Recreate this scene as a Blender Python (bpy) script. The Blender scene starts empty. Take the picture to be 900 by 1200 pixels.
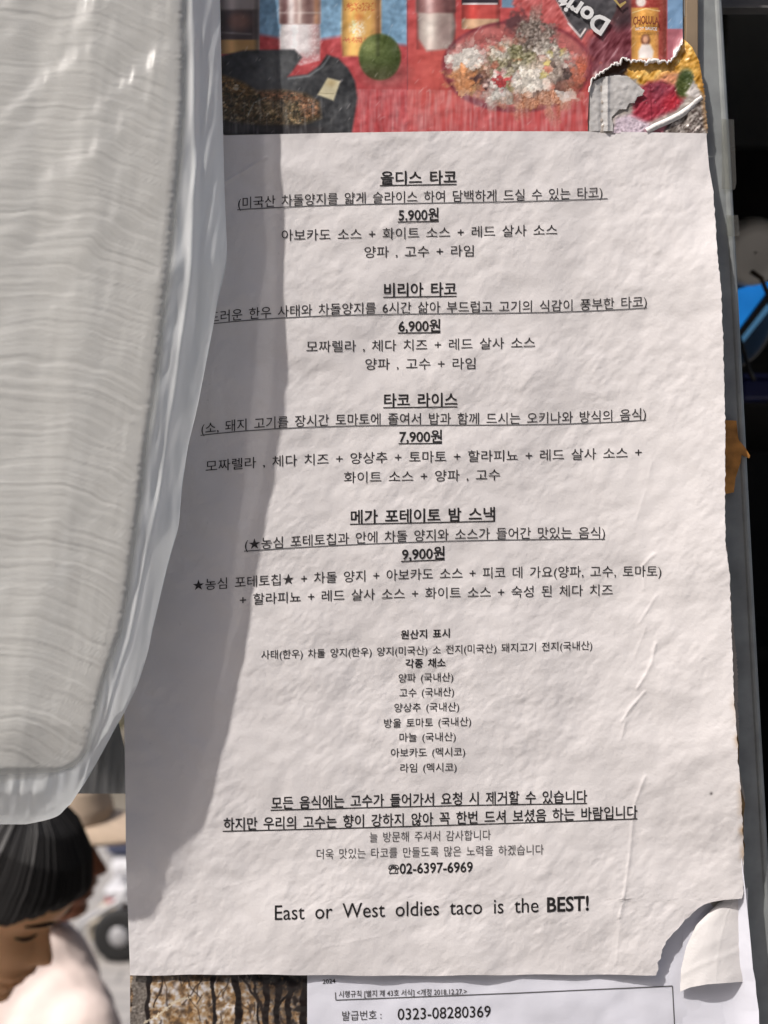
import bpy, bmesh, math, random
import numpy as np
from mathutils import Vector, Matrix

random.seed(7)
scene = bpy.context.scene
COL = scene.collection
S = 0.0004            # metres per photo pixel on the board
CAMZ, DIST = 1.6, 0.6

# ------------------------------------------------------------------ camera, sky, sun, exposure
cam = bpy.data.cameras.new('camera'); camo = bpy.data.objects.new('camera', cam); COL.objects.link(camo)
camo.location = (0, -DIST, CAMZ); camo.rotation_euler = (math.pi/2, 0, 0)
cam.sensor_fit = 'HORIZONTAL'; cam.sensor_width = 36
cam.lens = 36*DIST/(900*S)
cam.sensor_fit = 'AUTO'; cam.sensor_width = 36; cam.lens = 36*DIST/(1200*S)   # portrait frame: the long side is fitted
cam.clip_start = 0.02; cam.clip_end = 500
cam.dof.use_dof = True; cam.dof.focus_distance = DIST-0.004
cam.dof.aperture_fstop = cam.lens/5.0
scene.camera = camo

SUN_TO = Vector((-1.0, -1.0, 1.72)).normalized()
el = math.asin(SUN_TO.z); rot = math.atan2(SUN_TO.x, SUN_TO.y)
w = bpy.data.worlds.new('World'); scene.world = w; w.use_nodes = True
nt = w.node_tree; bg = nt.nodes['Background']
sky = nt.nodes.new('ShaderNodeTexSky'); sky.sky_type = 'NISHITA'; sky.sun_disc = False
sky.sun_elevation = el; sky.sun_rotation = rot % (2*math.pi); sky.dust_density = 3.0; sky.ozone_density = 0.6
nt.links.new(sky.outputs[0], bg.inputs[0]); bg.inputs[1].default_value = 0.15
sl = bpy.data.lights.new('sun', 'SUN'); so = bpy.data.objects.new('sun', sl); COL.objects.link(so)
sl.energy = 3.6; sl.angle = math.radians(1.0); sl.color = (1.0, 0.965, 0.925)
so.rotation_euler = SUN_TO.to_track_quat('Z', 'Y').to_euler()
so.location = (-3, -3, 7)
vs = scene.view_settings
vs.view_transform = 'Standard'; vs.look = 'None'; vs.exposure = 0.10; vs.gamma = 1.0
vs.use_curve_mapping = False
vs.use_white_balance = True; vs.white_balance_temperature = 6650; vs.white_balance_tint = 11

# ------------------------------------------------------------------ helpers
def W(px, py, d=0.0):
    k = (DIST-d)/DIST*S
    return ((px-450)*k, -d, CAMZ+(600-py)*k)

def Wa(px, py, d):
    px = np.asarray(px, float); py = np.asarray(py, float); d = np.asarray(d, float)+0*px
    k = (DIST-d)/DIST*S
    return np.stack([(px-450)*k, -d, CAMZ+(600-py)*k], -1)

def lin(c):
    c = np.asarray(c, float)/255.0
    return np.where(c <= 0.04045, c/12.92, ((c+0.055)/1.055)**2.4)

def sm(a, b, x):
    t = np.clip((x-a)/(b-a), 0, 1); return t*t*(3-2*t)

def link(name, me, mats=(), parent=None):
    o = bpy.data.objects.new(name, me); COL.objects.link(o)
    if not isinstance(mats, (list, tuple)): mats = [mats]
    for m in mats: me.materials.append(m)
    if parent is not None: o.parent = parent
    return o

def tag(o, label=None, cat=None, group=None, kind=None):
    if label: o['label'] = label
    if cat: o['category'] = cat
    if group: o['group'] = group
    if kind: o['kind'] = kind
    return o

def empty(name, loc, label=None, cat=None, group=None):
    o = bpy.data.objects.new(name, None); COL.objects.link(o); o.location = loc
    o.empty_display_size = 0.02
    return tag(o, label, cat, group)

def part(name, me, mats, root, smooth=False):
    """a mesh given in world coordinates, parented under root (an unrotated Empty)"""
    if root is not None:
        p = root; off = Vector((0, 0, 0))
        while p is not None: off += p.location; p = p.parent
        me.transform(Matrix.Translation(-off))
    if smooth:
        me.polygons.foreach_set('use_smooth', [True]*len(me.polygons))
    return link(name, me, mats, root)

def mesh_from(name, verts, faces, smooth=False, mi=None):
    me = bpy.data.meshes.new(name)
    me.from_pydata([tuple(v) for v in verts], [], faces)
    if smooth: me.polygons.foreach_set('use_smooth', [True]*len(me.polygons))
    if mi is not None: me.polygons.foreach_set('material_index', mi)
    me.update(); return me

def grid_mesh(name, P, smooth=True, wrap=False, flip=False):
    R, C = P.shape[:2]
    V = P.reshape(-1, 3)
    r = np.arange(R-1)[:, None]; c = np.arange(C if wrap else C-1)[None, :]
    c2 = (c+1) % C
    q = np.stack([r*C+c, r*C+c2, (r+1)*C+c2, (r+1)*C+c], -1).reshape(-1, 4)
    if flip: q = q[:, ::-1]
    me = bpy.data.meshes.new(name)
    me.vertices.add(len(V)); me.vertices.foreach_set('co', V.astype(np.float32).ravel())
    n = len(q)
    me.loops.add(n*4); me.loops.foreach_set('vertex_index', q.astype(np.int32).ravel())
    me.polygons.add(n); me.polygons.foreach_set('loop_start', np.arange(0, n*4, 4, dtype=np.int32))
    me.polygons.foreach_set('use_smooth', np.full(n, smooth))
    me.update(calc_edges=True); me.validate()
    return me

def set_col(me, rgb, name='Col'):
    a = me.color_attributes.new(name, 'FLOAT_COLOR', 'POINT')
    c = np.ones((len(me.vertices), 4), np.float32); c[:, :3] = rgb.reshape(-1, 3)
    a.data.foreach_set('color', c.ravel())

def add_box(bm, x0, x1, y0, y1, z0, z1, bev=0.0):
    vs_ = [bm.verts.new(p) for p in [(x0,y0,z0),(x1,y0,z0),(x1,y1,z0),(x0,y1,z0),(x0,y0,z1),(x1,y0,z1),(x1,y1,z1),(x0,y1,z1)]]
    fs = [bm.faces.new([vs_[i] for i in f]) for f in [(0,3,2,1),(4,5,6,7),(0,1,5,4),(1,2,6,5),(2,3,7,6),(3,0,4,7)]]
    if bev > 0:
        es = list({e for f in fs for e in f.edges})
        bmesh.ops.bevel(bm, geom=es, offset=bev, segments=2, affect='EDGES', profile=0.5)

def box_me(name, *a, bev=0.0):
    bm = bmesh.new(); add_box(bm, *a, bev=bev)
    me = bpy.data.meshes.new(name); bm.to_mesh(me); bm.free(); return me

def tube_arrays(pts, rad, n=12, cap=True):
    pts = [Vector(p) for p in pts]; m = len(pts)
    rad = [rad]*m if np.isscalar(rad) else rad
    V, F = [], []
    up = Vector((0, 0, 1))
    t0 = (pts[1]-pts[0]).normalized()
    if abs(t0.dot(up)) > 0.9: up = Vector((1, 0, 0))
    nrm = (up-t0*up.dot(t0)).normalized()
    for i, p in enumerate(pts):
        t = (pts[min(i+1, m-1)]-pts[max(i-1, 0)]).normalized()
        nrm = (nrm-t*nrm.dot(t)).normalized(); b = t.cross(nrm)
        for k in range(n):
            a = 2*math.pi*k/n
            V.append(p+(nrm*math.cos(a)+b*math.sin(a))*rad[i])
    for i in range(m-1):
        for k in range(n):
            k2 = (k+1) % n
            F.append((i*n+k, i*n+k2, (i+1)*n+k2, (i+1)*n+k))
    if cap:
        F.append(tuple(range(n))[::-1]); F.append(tuple((m-1)*n+k for k in range(n)))
    return V, F

def tube_me(name, pts, rad, n=12):
    V, F = tube_arrays(pts, rad, n); return mesh_from(name, V, F, True)

def capsule(VF, p0, p1, r0, r1, n=16, sy=1.0):
    """closed tapered capsule appended to (V,F)"""
    V, F = VF
    p0, p1 = Vector(p0), Vector(p1); ax = (p1-p0); L = ax.length; t = ax.normalized()
    up = Vector((0, 1, 0)) if abs(t.y) < 0.9 else Vector((1, 0, 0))
    a = (up-t*up.dot(t)).normalized(); b = t.cross(a)
    rings = []
    for i in range(5): th = -math.pi/2+math.pi/2*(i+0.4)/5; rings.append((r0*math.sin(th), r0*math.cos(th)))
    rings.append((0, r0)); rings.append((L, r1))
    for i in range(5): th = math.pi/2*(i+0.6)/5; rings.append((L+r1*math.sin(th), r1*math.cos(th)))
    base = len(V)
    for (s, r) in rings:
        for k in range(n):
            an = 2*math.pi*k/n
            V.append(p0+t*s+a*(math.cos(an)*r*sy)+b*(math.sin(an)*r))
    m = len(rings)
    for i in range(m-1):
        for k in range(n):
            k2 = (k+1) % n
            F.append((base+i*n+k, base+i*n+k2, base+(i+1)*n+k2, base+(i+1)*n+k))
    F.append(tuple(base+k for k in range(n))[::-1]); F.append(tuple(base+(m-1)*n+k for k in range(n)))

def remeshed(name, V, F, vox, it=2):
    me = mesh_from(name, V, F)
    bm = bmesh.new(); bm.from_mesh(me); bmesh.ops.recalc_face_normals(bm, faces=bm.faces); bm.to_mesh(me); bm.free()
    o = bpy.data.objects.new(name, me); COL.objects.link(o)
    md = o.modifiers.new('r', 'REMESH'); md.mode = 'VOXEL'; md.voxel_size = vox
    if it:
        s = o.modifiers.new('s', 'SMOOTH'); s.factor = 0.5; s.iterations = it
    dg = bpy.context.evaluated_depsgraph_get()
    out = bpy.data.meshes.new_from_object(o.evaluated_get(dg))
    bpy.data.objects.remove(o); bpy.data.meshes.remove(me)
    out.polygons.foreach_set('use_smooth', [True]*len(out.polygons))
    return out

RNG = np.random.default_rng(11)
def fftnoise(shape, lo, hi, ang=None, stretch=1.0, seed=0, beta=1.0):
    """band limited random field, wavelengths between lo and hi samples, optionally stretched along an angle"""
    r = np.random.default_rng(seed)
    h, w_ = shape
    f = np.fft.rfft2(r.standard_normal(shape))
    fy = np.fft.fftfreq(h)[:, None]; fx = np.fft.rfftfreq(w_)[None, :]
    if ang is not None:
        ca, sa = math.cos(ang), math.sin(ang)
        u = fx*ca+fy*sa; v = -fx*sa+fy*ca
        k = np.sqrt((u*stretch)**2+v**2)
    else:
        k = np.sqrt(fx**2+fy**2)
    k = np.maximum(k, 1e-6)
    amp = np.exp(-(k*lo)**2)*(1-np.exp(-(k*hi)**2))*k**(-beta)
    g = np.fft.irfft2(f*amp, s=shape); g -= g.mean()
    return g/g.std()

def samp(field, x, y):
    h, w_ = field.shape
    x = np.clip(x, 0, w_-1.001); y = np.clip(y, 0, h-1.001)
    i = x.astype(int); j = y.astype(int); a = x-i; b = y-j
    return (field[j, i]*(1-a)*(1-b)+field[j, i+1]*a*(1-b)+field[j+1, i]*(1-a)*b+field[j+1, i+1]*a*b)

# ------------------------------------------------------------------ materials
def mat(name, col=(0.5, 0.5, 0.5), rough=0.6, metal=0.0, spec=0.5, attr=None, noise=None, bump=None, scale=1.0):
    """noise=(scale, amount, detail): value variation; bump=(scale, strength, dist)"""
    m = bpy.data.materials.new(name); m.use_nodes = True
    n = m.node_tree; p = n.nodes['Principled BSDF']
    p.inputs['Roughness'].default_value = rough; p.inputs['Metallic'].default_value = metal
    p.inputs['Specular IOR Level'].default_value = spec
    tc = n.nodes.new('ShaderNodeTexCoord')
    src = None
    if attr:
        a = n.nodes.new('ShaderNodeAttribute'); a.attribute_name = attr; src = a.outputs['Color']
    else:
        p.inputs['Base Color'].default_value = (*col, 1)
    if noise:
        t = n.nodes.new('ShaderNodeTexNoise'); t.inputs['Scale'].default_value = noise[0]; t.inputs['Detail'].default_value = noise[2]
        n.links.new(tc.outputs['Object'], t.inputs['Vector'])
        mr = n.nodes.new('ShaderNodeMapRange'); mr.inputs[1].default_value = 0.3; mr.inputs[2].default_value = 0.7
        mr.inputs[3].default_value = 1-noise[1]; mr.inputs[4].default_value = 1+noise[1]
        n.links.new(t.outputs['Fac'], mr.inputs[0])
        mx = n.nodes.new('ShaderNodeVectorMath'); mx.operation = 'SCALE'
        if src: n.links.new(src, mx.inputs[0])
        else: mx.inputs[0].default_value = col
        n.links.new(mr.outputs[0], mx.inputs['Scale']); src = mx.outputs[0]
    if src: n.links.new(src, p.inputs['Base Color'])
    if bump:
        t = n.nodes.new('ShaderNodeTexNoise'); t.inputs['Scale'].default_value = bump[0]; t.inputs['Detail'].default_value = 5
        n.links.new(tc.outputs['Object'], t.inputs['Vector'])
        b = n.nodes.new('ShaderNodeBump'); b.inputs['Strength'].default_value = bump[1]; b.inputs['Distance'].default_value = bump[2]
        n.links.new(t.outputs['Fac'], b.inputs['Height']); n.links.new(b.outputs[0], p.inputs['Normal'])
    return m

M_paper = mat('menu_paper', rough=0.75, spec=0.25, attr='Col', bump=(900, 0.35, 0.0003))
M_ink = mat('black_ink', (0.018, 0.0165, 0.017), 0.6, spec=0.25, noise=(260, .55, 4))
M_thinink = mat('soft_black_ink', (0.036, 0.033, 0.034), 0.65, spec=0.2, noise=(260, .5, 4))
M_greyink = mat('faded_grey_ink', (0.075, 0.07, 0.07), 0.6, spec=0.3)
M_lineink = mat('thin_grey_ink', (0.10, 0.10, 0.105), 0.6, spec=0.3)
M_print = mat('glossy_print', rough=0.33, spec=0.5, attr='Col', bump=(160, 0.10, 0.0008))
M_white_ink = mat('white_ink', (0.72, 0.72, 0.72), 0.35)
M_red_ink = mat('brown_red_ink', (0.22, 0.05, 0.03), 0.35)
M_gold_ink = mat('gold_ink', (0.45, 0.33, 0.12), 0.35)
M_permit = mat('permit_paper', (0.70, 0.71, 0.78), 0.6, noise=(25, 0.05, 4), bump=(60, 0.3, 0.002))
M_oldpaper = mat('old_paper_edges', (0.50, 0.46, 0.42), 0.8, noise=(60, 0.25, 4))
M_rust = mat('rusty_tape', (0.50, 0.22, 0.05), 0.5, noise=(120, 0.5, 5), bump=(150, 0.5, 0.001))
M_silver = mat('silver_back_paper', (0.50, 0.49, 0.48), 0.42, noise=(200, 0.12, 4), bump=(220, 0.5, 0.001))
M_tearedge = mat('torn_white_paper_edge', (0.74, 0.72, 0.70), 0.85, bump=(900, 0.6, 0.0006))
M_wood = mat('grey_brown_plywood', (0.23, 0.17, 0.11), 0.75, noise=(30, 0.3, 5))
M_panel = mat('grey_board_face', (0.34, 0.33, 0.31), 0.7, noise=(20, 0.2, 4))
M_brown = mat('brown_tape', (0.26, 0.18, 0.10), 0.5, noise=(90, 0.15, 3))

def metal_mat(name, col, rough):
    m = bpy.data.materials.new(name); m.use_nodes = True
    n = m.node_tree; p = n.nodes['Principled BSDF']
    tc = n.nodes.new('ShaderNodeTexCoord')
    t = n.nodes.new('ShaderNodeTexNoise'); t.inputs['Scale'].default_value = 60; t.inputs['Detail'].default_value = 6
    n.links.new(tc.outputs['Object'], t.inputs['Vector'])
    vo = n.nodes.new('ShaderNodeTexVoronoi'); vo.inputs['Scale'].default_value = 90
    n.links.new(tc.outputs['Object'], vo.inputs['Vector'])
    mx = n.nodes.new('ShaderNodeMath'); mx.operation = 'MULTIPLY_ADD'; mx.inputs[1].default_value = 0.10; 
    n.links.new(vo.outputs['Color'], mx.inputs[0]); n.links.new(t.outputs['Fac'], mx.inputs[2])
    cr = n.nodes.new('ShaderNodeValToRGB')
    cr.color_ramp.elements[0].position = 0.3; cr.color_ramp.elements[0].color = (*[c*0.72 for c in col], 1)
    cr.color_ramp.elements[1].position = 0.75; cr.color_ramp.elements[1].color = (*[c*1.2 for c in col], 1)
    n.links.new(mx.outputs[0], cr.inputs[0]); n.links.new(cr.outputs[0], p.inputs['Base Color'])
    sc = n.nodes.new('ShaderNodeTexNoise'); sc.inputs['Scale'].default_value = 25; sc.inputs['Detail'].default_value = 8
    n.links.new(tc.outputs['Object'], sc.inputs['Vector'])
    p.inputs['Metallic'].default_value = 0.35; p.inputs['Roughness'].default_value = rough
    b = n.nodes.new('ShaderNodeBump'); b.inputs['Strength'].default_value = 0.15; b.inputs['Distance'].default_value = 0.001
    n.links.new(sc.outputs['Fac'], b.inputs['Height']); n.links.new(b.outputs[0], p.inputs['Normal'])
    return m
M_steel = metal_mat('galvanised_steel', (0.29, 0.31, 0.31), 0.5)
M_dsteel = metal_mat('dark_steel', (0.14, 0.135, 0.13), 0.5)

# ------------------------------------------------------------------ ground and street
def plane_me(name, x0, x1, y0, y1, z):
    return mesh_from(name, [(x0,y0,z),(x1,y0,z),(x1,y1,z),(x0,y1,z)], [(0,1,2,3)])
def tile_mat(name, c1, c2, mortar, scale):
    m = bpy.data.materials.new(name); m.use_nodes = True
    n = m.node_tree; p = n.nodes['Principled BSDF']; p.inputs['Roughness'].default_value = 0.85
    tc = n.nodes.new('ShaderNodeTexCoord'); br = n.nodes.new('ShaderNodeTexBrick')
    br.inputs['Scale'].default_value = scale; br.inputs['Color1'].default_value = (*c1, 1); br.inputs['Color2'].default_value = (*c2, 1)
    br.inputs['Mortar'].default_value = (*mortar, 1); br.inputs['Mortar Size'].default_value = 0.012
    n.links.new(tc.outputs['Object'], br.inputs['Vector']); n.links.new(br.outputs['Color'], p.inputs['Base Color'])
    return m
tag(link('ground', plane_me('ground', -250, 250, -250, 250, -0.012), mat('earth_ground', (0.16, 0.14, 0.11), 0.95, noise=(0.6, 0.3, 6))), kind='structure')
tag(link('pavement', plane_me('pavement', -14, 14, -6, 6.2, 0.0), tile_mat('grey_paving', (0.37, 0.345, 0.32), (0.32, 0.30, 0.28), (0.18, 0.175, 0.165), 2.2)), kind='structure')

# ------------------------------------------------------------------ the board
bx0, bx1 = W(157, 0)[0], W(818, 0)[0]
bz0, bz1 = W(0, 2000)[2], W(0, -420)[2]
board = empty('notice_board', ((bx0+bx1)/2, 0.009, bz0), 'plywood notice board covered with posters and papers beside the steel post', 'notice board')
part('panel', box_me('panel', bx0, bx1-0.0062, 0.0, 0.018, bz0, bz1), M_panel, board)
part('edge_strip', box_me('edge_strip', bx1-0.0060, bx1, -0.0008, 0.018, bz0, bz1, bev=0.0006), M_wood, board)
# brown tape on the edge strip of the board, beside the poster
me = mesh_from('brown_tape', [W(802, 20, .0006), W(808, 15, .0006), W(811.7, 14, .0006), W(811.7, 40, .0006), W(811.7, 62, .0006), W(802, 62, .0006)], [(0,5,4,3,2,1)])
part('brown_tape', me, M_brown, board)

# ------------------------------------------------------------------ galvanised post (L angle)
def post():
    d = -0.003
    root = empty('steel_post', W(850, 1850, d), 'galvanised grey steel corner post right of the papers', 'post')
    rows = []
    for py in np.linspace(-640, 1880, 60):
        xr = 849.0+.0545*py+0.5*math.sin(py/170)
        pr = [(806, d-0.004), (806, d)]
        # lighter rounded rolled edge
        pr += [(xr-9.5, d), (xr-7.5, d+0.0006), (xr-5, d+0.0008), (xr-2.5, d+0.0005), (xr-0.8, d-0.0006), (xr, d-0.002), (xr-0.3, d-0.04), (xr-7, d-0.04), (xr-7, d-0.004)]
        rows.append([W(x, py, 0) for x, dd in pr])
        rows[-1] = [(p[0], -dd, p[2]) for p, (x, dd) in zip(rows[-1], pr)]
    P = np.array(rows)
    me = grid_mesh('angle_bar', P, smooth=False, wrap=True)
    part('angle_bar', me, M_steel, root)
    return root
post()

# ------------------------------------------------------------------ food truck behind the post
TX = W(846, 0)[0]
truck = empty('food_truck', (1.2, 0.9, 0), 'dark open hatch of the food truck right of the steel post', 'food truck')
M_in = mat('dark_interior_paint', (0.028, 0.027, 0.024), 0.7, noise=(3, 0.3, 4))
M_body = mat('grey_truck_paint', (0.30, 0.31, 0.30), 0.4)
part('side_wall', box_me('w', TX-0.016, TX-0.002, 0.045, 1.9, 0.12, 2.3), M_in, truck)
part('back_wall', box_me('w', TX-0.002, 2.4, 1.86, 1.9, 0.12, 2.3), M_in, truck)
part('end_wall', box_me('w', 2.36, 2.4, 0.045, 1.858, 0.12, 1.15), M_in, truck)  # unseen wall, cut low to let daylight into the dark hatch
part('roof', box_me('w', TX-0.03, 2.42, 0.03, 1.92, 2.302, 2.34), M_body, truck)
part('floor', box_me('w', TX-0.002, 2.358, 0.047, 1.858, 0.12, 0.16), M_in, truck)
part('front_panel', box_me('w', TX-0.05, 2.4, 0.004, 0.043, 0.12, 1.09), M_body, truck)
part('counter', box_me('w', TX+0.002, 2.358, 0.045, 0.40, 1.02, 1.06, bev=.003), mat('steel_counter', (0.2, 0.2, 0.2), 0.35, 0.8), truck)
hb = part('hatch_header', box_me('w', TX-0.05, 2.4, 0.045, 0.049, W(0, 13, -0.045)[2], 2.3), M_dsteel, truck)
part('header_lip', box_me('w', TX-0.05, 2.4, 0.035, 0.044, W(0, 13, -0.045)[2]-0.001, W(0, 9, -0.035)[2]), M_dsteel, hb)
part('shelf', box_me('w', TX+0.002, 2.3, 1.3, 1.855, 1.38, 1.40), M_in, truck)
wheels_bm = None
for wx in (0.75, 1.9):
    V, F = tube_arrays([(wx, 0.10, 0.27), (wx, 0.12, 0.27), (wx, 0.26, 0.27), (wx, 0.28, 0.27)], [0.24, 0.27, 0.27, 0.24], 32)
    part('wheel', mesh_from('wheel', V, F), mat('tyre_rubber', (0.02, 0.02, 0.02), 0.8), truck)

def lathe(name, prof, c, n=40, axis=None):
    """profile (r, h) revolved about axis through c"""
    ax = (axis or Vector((0, 0, 1))).normalized()
    up = Vector((0, 1, 0)) if abs(ax.y) < 0.9 else Vector((1, 0, 0))
    a = (up-ax*up.dot(ax)).normalized(); b = ax.cross(a); c = Vector(c)
    P = np.array([[tuple(c+ax*h+(a*math.cos(t)+b*math.sin(t))*r) for t in np.linspace(0, 2*math.pi, n, endpoint=False)] for r, h in prof])
    return grid_mesh(name, P, True, wrap=True)

D1 = -0.36
k1 = S*(DIST-D1)/DIST
# hanging lamp shade, seen from just below its rim
lc = Vector(W(884, 296, D1))
lamp = empty('pendant_lamp', lc, 'round grey lampshade hanging in the dark hatch above the blue panel', 'lamp')
ax = Vector((0.1, -0.93, -0.28)).normalized()
part('lamp_shade', lathe('shade', [(0.001, -.002), (.6*36*k1, -.003), (33*k1, -.004), (37*k1, 0.0), (39.5*k1, .003), (40*k1, .007), (38.5*k1, .011), (30*k1, .05), (12*k1, .08), (0.001, .082)], lc, 48, -ax), mat('grey_shade_enamel', (0.62, 0.59, 0.53), 0.45, noise=(40, .06, 3)), lamp)
part('lamp_cord', tube_me('cord', [lc-ax*0.08, lc-ax*0.10+Vector((0, 0, .05)), lc+Vector((0.01, 0.12, 0.2)), (lc.x+.01, lc.y+.12, 2.3)], 0.003), M_in, lamp)
# blue panel; its glow is added as emission, no known lamp
def flat_poly(name, pts, d, th):
    V = [W(x, y, d) for x, y in pts]; n = len(V)
    V2 = [(v[0], v[1]+th, v[2]) for v in V]
    F = [tuple(range(n))[::-1], tuple(range(n, 2*n))]
    F += [(i, (i+1) % n, n+(i+1) % n, n+i) for i in range(n)]
    me = mesh_from(name, V+V2, F)
    bm = bmesh.new(); bm.from_mesh(me); bmesh.ops.recalc_face_normals(bm, faces=bm.faces); bm.to_mesh(me); bm.free()
    return me
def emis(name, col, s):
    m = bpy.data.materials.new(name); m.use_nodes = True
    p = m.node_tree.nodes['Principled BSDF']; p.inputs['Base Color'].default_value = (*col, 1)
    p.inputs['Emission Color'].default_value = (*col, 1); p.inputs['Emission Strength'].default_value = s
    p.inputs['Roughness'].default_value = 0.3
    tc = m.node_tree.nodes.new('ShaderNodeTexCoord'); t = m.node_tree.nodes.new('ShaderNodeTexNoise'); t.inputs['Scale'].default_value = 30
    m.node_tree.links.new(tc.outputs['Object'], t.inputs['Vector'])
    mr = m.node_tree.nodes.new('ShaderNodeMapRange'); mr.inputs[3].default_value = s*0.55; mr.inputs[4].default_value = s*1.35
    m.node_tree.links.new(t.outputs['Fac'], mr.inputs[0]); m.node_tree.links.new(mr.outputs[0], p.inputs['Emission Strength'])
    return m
bp = empty('blue_panel', W(890, 365, D1-.03), 'bright blue panel with added glow under the grey lampshade in the hatch', 'light panel')
part('blue_sheet', flat_poly('blue_sheet', [(856, 342), (880, 334), (904, 330), (900, 344), (874, 380), (862, 392)], D1-.03, .006), emis('blue_added_glow', (0.012, 0.20, 0.62), 0.75), bp)
part('frame_edge', flat_poly('frame', [(866, 399), (906, 347), (910, 353), (868, 405)], D1-.022, .012), emis('pale_blue_added_glow', (0.12, 0.34, 0.6), 0.28), bp)
part('frame_bar', flat_poly('bar', [(862, 394), (906, 335), (908, 345), (866, 399)], D1-.02, .012), M_in, bp)
# grey bowl rim in the hatch
bc = Vector(W(838, 372, D1-.06)); kb = S*(DIST-D1+.06)/DIST
bowl = tag(link('bowl', lathe('bowl', [(0.001, .02), (40*kb, .018), (52*kb, .008), (60*kb, 0.0), (64*kb, -.004), (66*kb, .0), (62*kb, .012), (40*kb, .03), (0.001, .035)], bc, 48, Vector((0.25, 1, 0.2))), mat('grey_bowl_glaze', (0.22, 0.215, 0.2), 0.5)), 'pale grey bowl leaning under the blue panel in the hatch', 'bowl')
for p in bowl.data.polygons: p.use_smooth = True
tag(link('cable', tube_me('cable', [W(x, y, D1+.03) for x, y in [(880, 318), (892, 326), (898, 340), (903, 356), (910, 380)]], .0018), mat('brown_cable', (0.06, 0.04, 0.02), 0.5)), 'thin brown cable bending down below the grey lampshade', 'cable')
tag(link('cable', tube_me('cable', [W(x, y, D1+.03) for x, y in [(860, 380), (868, 400), (873, 416), (877, 432), (884, 446)]], .0016), mat('black_cable', (0.01, 0.01, 0.01), 0.5)), 'thin black cable hanging in front of the grey bowl', 'cable')
nb = empty('navy_box', W(890, 470, D1-.1), 'dark navy blue box below the bowl in the hatch', 'box')
k2 = S*(DIST-D1+.1)/DIST; c_ = Vector(W(893, 455, D1-.1))
part('box_body', box_me('b', c_.x-24*k2, c_.x+60*k2, c_.y, c_.y+.12, c_.z-14*k2, c_.z+12*k2, bev=.003), mat('navy_plastic', (0.012, 0.018, 0.10), 0.4), nb)
part('box_lid', box_me('b', c_.x-25*k2, c_.x+61*k2, c_.y-.002, c_.y+.122, c_.z+12*k2+.0005, c_.z+16*k2, bev=.003), mat('navy_lid', (0.02, 0.03, 0.13), 0.4), nb)
part('box_bracket', box_me('b', c_.x-20*k2, 2.3, c_.y+.02, 1.3, c_.z-18*k2, c_.z-14.5*k2), M_in, nb)

# ------------------------------------------------------------------ printed sheets
def mixc(img, m, c):
    return img*(1-m[..., None])+np.asarray(c, float)*m[..., None]
def poly_mask(X, Y, pts, soft=1.0):
    """signed distance based soft polygon mask"""
    pts = np.asarray(pts, float); n = len(pts)
    inside = np.zeros(X.shape, bool); dmin = np.full(X.shape, 1e9)
    for i in range(n):
        x1, y1 = pts[i]; x2, y2 = pts[(i+1) % n]
        cond = ((y1 > Y) != (y2 > Y))
        xi = (x2-x1)*(Y-y1)/((y2-y1) if y2 != y1 else 1e-9)+x1
        inside ^= cond & (X < xi)
        dx, dy = x2-x1, y2-y1; L = dx*dx+dy*dy+1e-9
        t = np.clip(((X-x1)*dx+(Y-y1)*dy)/L, 0, 1)
        dmin = np.minimum(dmin, np.hypot(X-x1-t*dx, Y-y1-t*dy))
    sd = np.where(inside, dmin, -dmin)
    return np.clip(sd/soft*0.5+0.5, 0, 1)
def line_mask(X, Y, pts, wd, soft=0.8):
    d = np.full(X.shape, 1e9)
    for (x1, y1), (x2, y2) in zip(pts[:-1], pts[1:]):
        dx, dy = x2-x1, y2-y1; L = dx*dx+dy*dy+1e-9
        t = np.clip(((X-x1)*dx+(Y-y1)*dy)/L, 0, 1)
        d = np.minimum(d, np.hypot(X-x1-t*dx, Y-y1-t*dy))
    return np.clip((wd/2-d)/soft+0.5, 0, 1)
def ell(X, Y, cx, cy, rx, ry, soft=1.0, a=0.0):
    ca, sa = math.cos(a), math.sin(a); x = (X-cx)*ca+(Y-cy)*sa; y = -(X-cx)*sa+(Y-cy)*ca
    r = np.sqrt((x/rx)**2+(y/ry)**2)
    return np.clip((1-r)*min(rx, ry)/soft*0.5+0.5, 0, 1)
def rect(X, Y, x0, x1, y0, y1, s=1.0):
    return np.clip((X-x0)/s+.5, 0, 1)*np.clip((x1-X)/s+.5, 0, 1)*np.clip((Y-y0)/s+.5, 0, 1)*np.clip((y1-Y)/s+.5, 0, 1)

PN = [fftnoise((600, 1000), lo, hi, seed=s, beta=b) for lo, hi, s, b in [(2, 6, 1, 0), (3, 12, 2, 0), (6, 40, 3, .5), (15, 120, 4, 1)]]
PNV = fftnoise((600, 1000), 3, 25, ang=math.pi/2, stretch=9, seed=5, beta=.3)
PND = fftnoise((600, 1000), 3, 14, ang=-0.9, stretch=4, seed=6, beta=.3)
def nz(i, X, Y, ox=0, oy=0): return samp(PN[i], (X+ox) % 990, (Y+300+oy) % 590)

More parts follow.
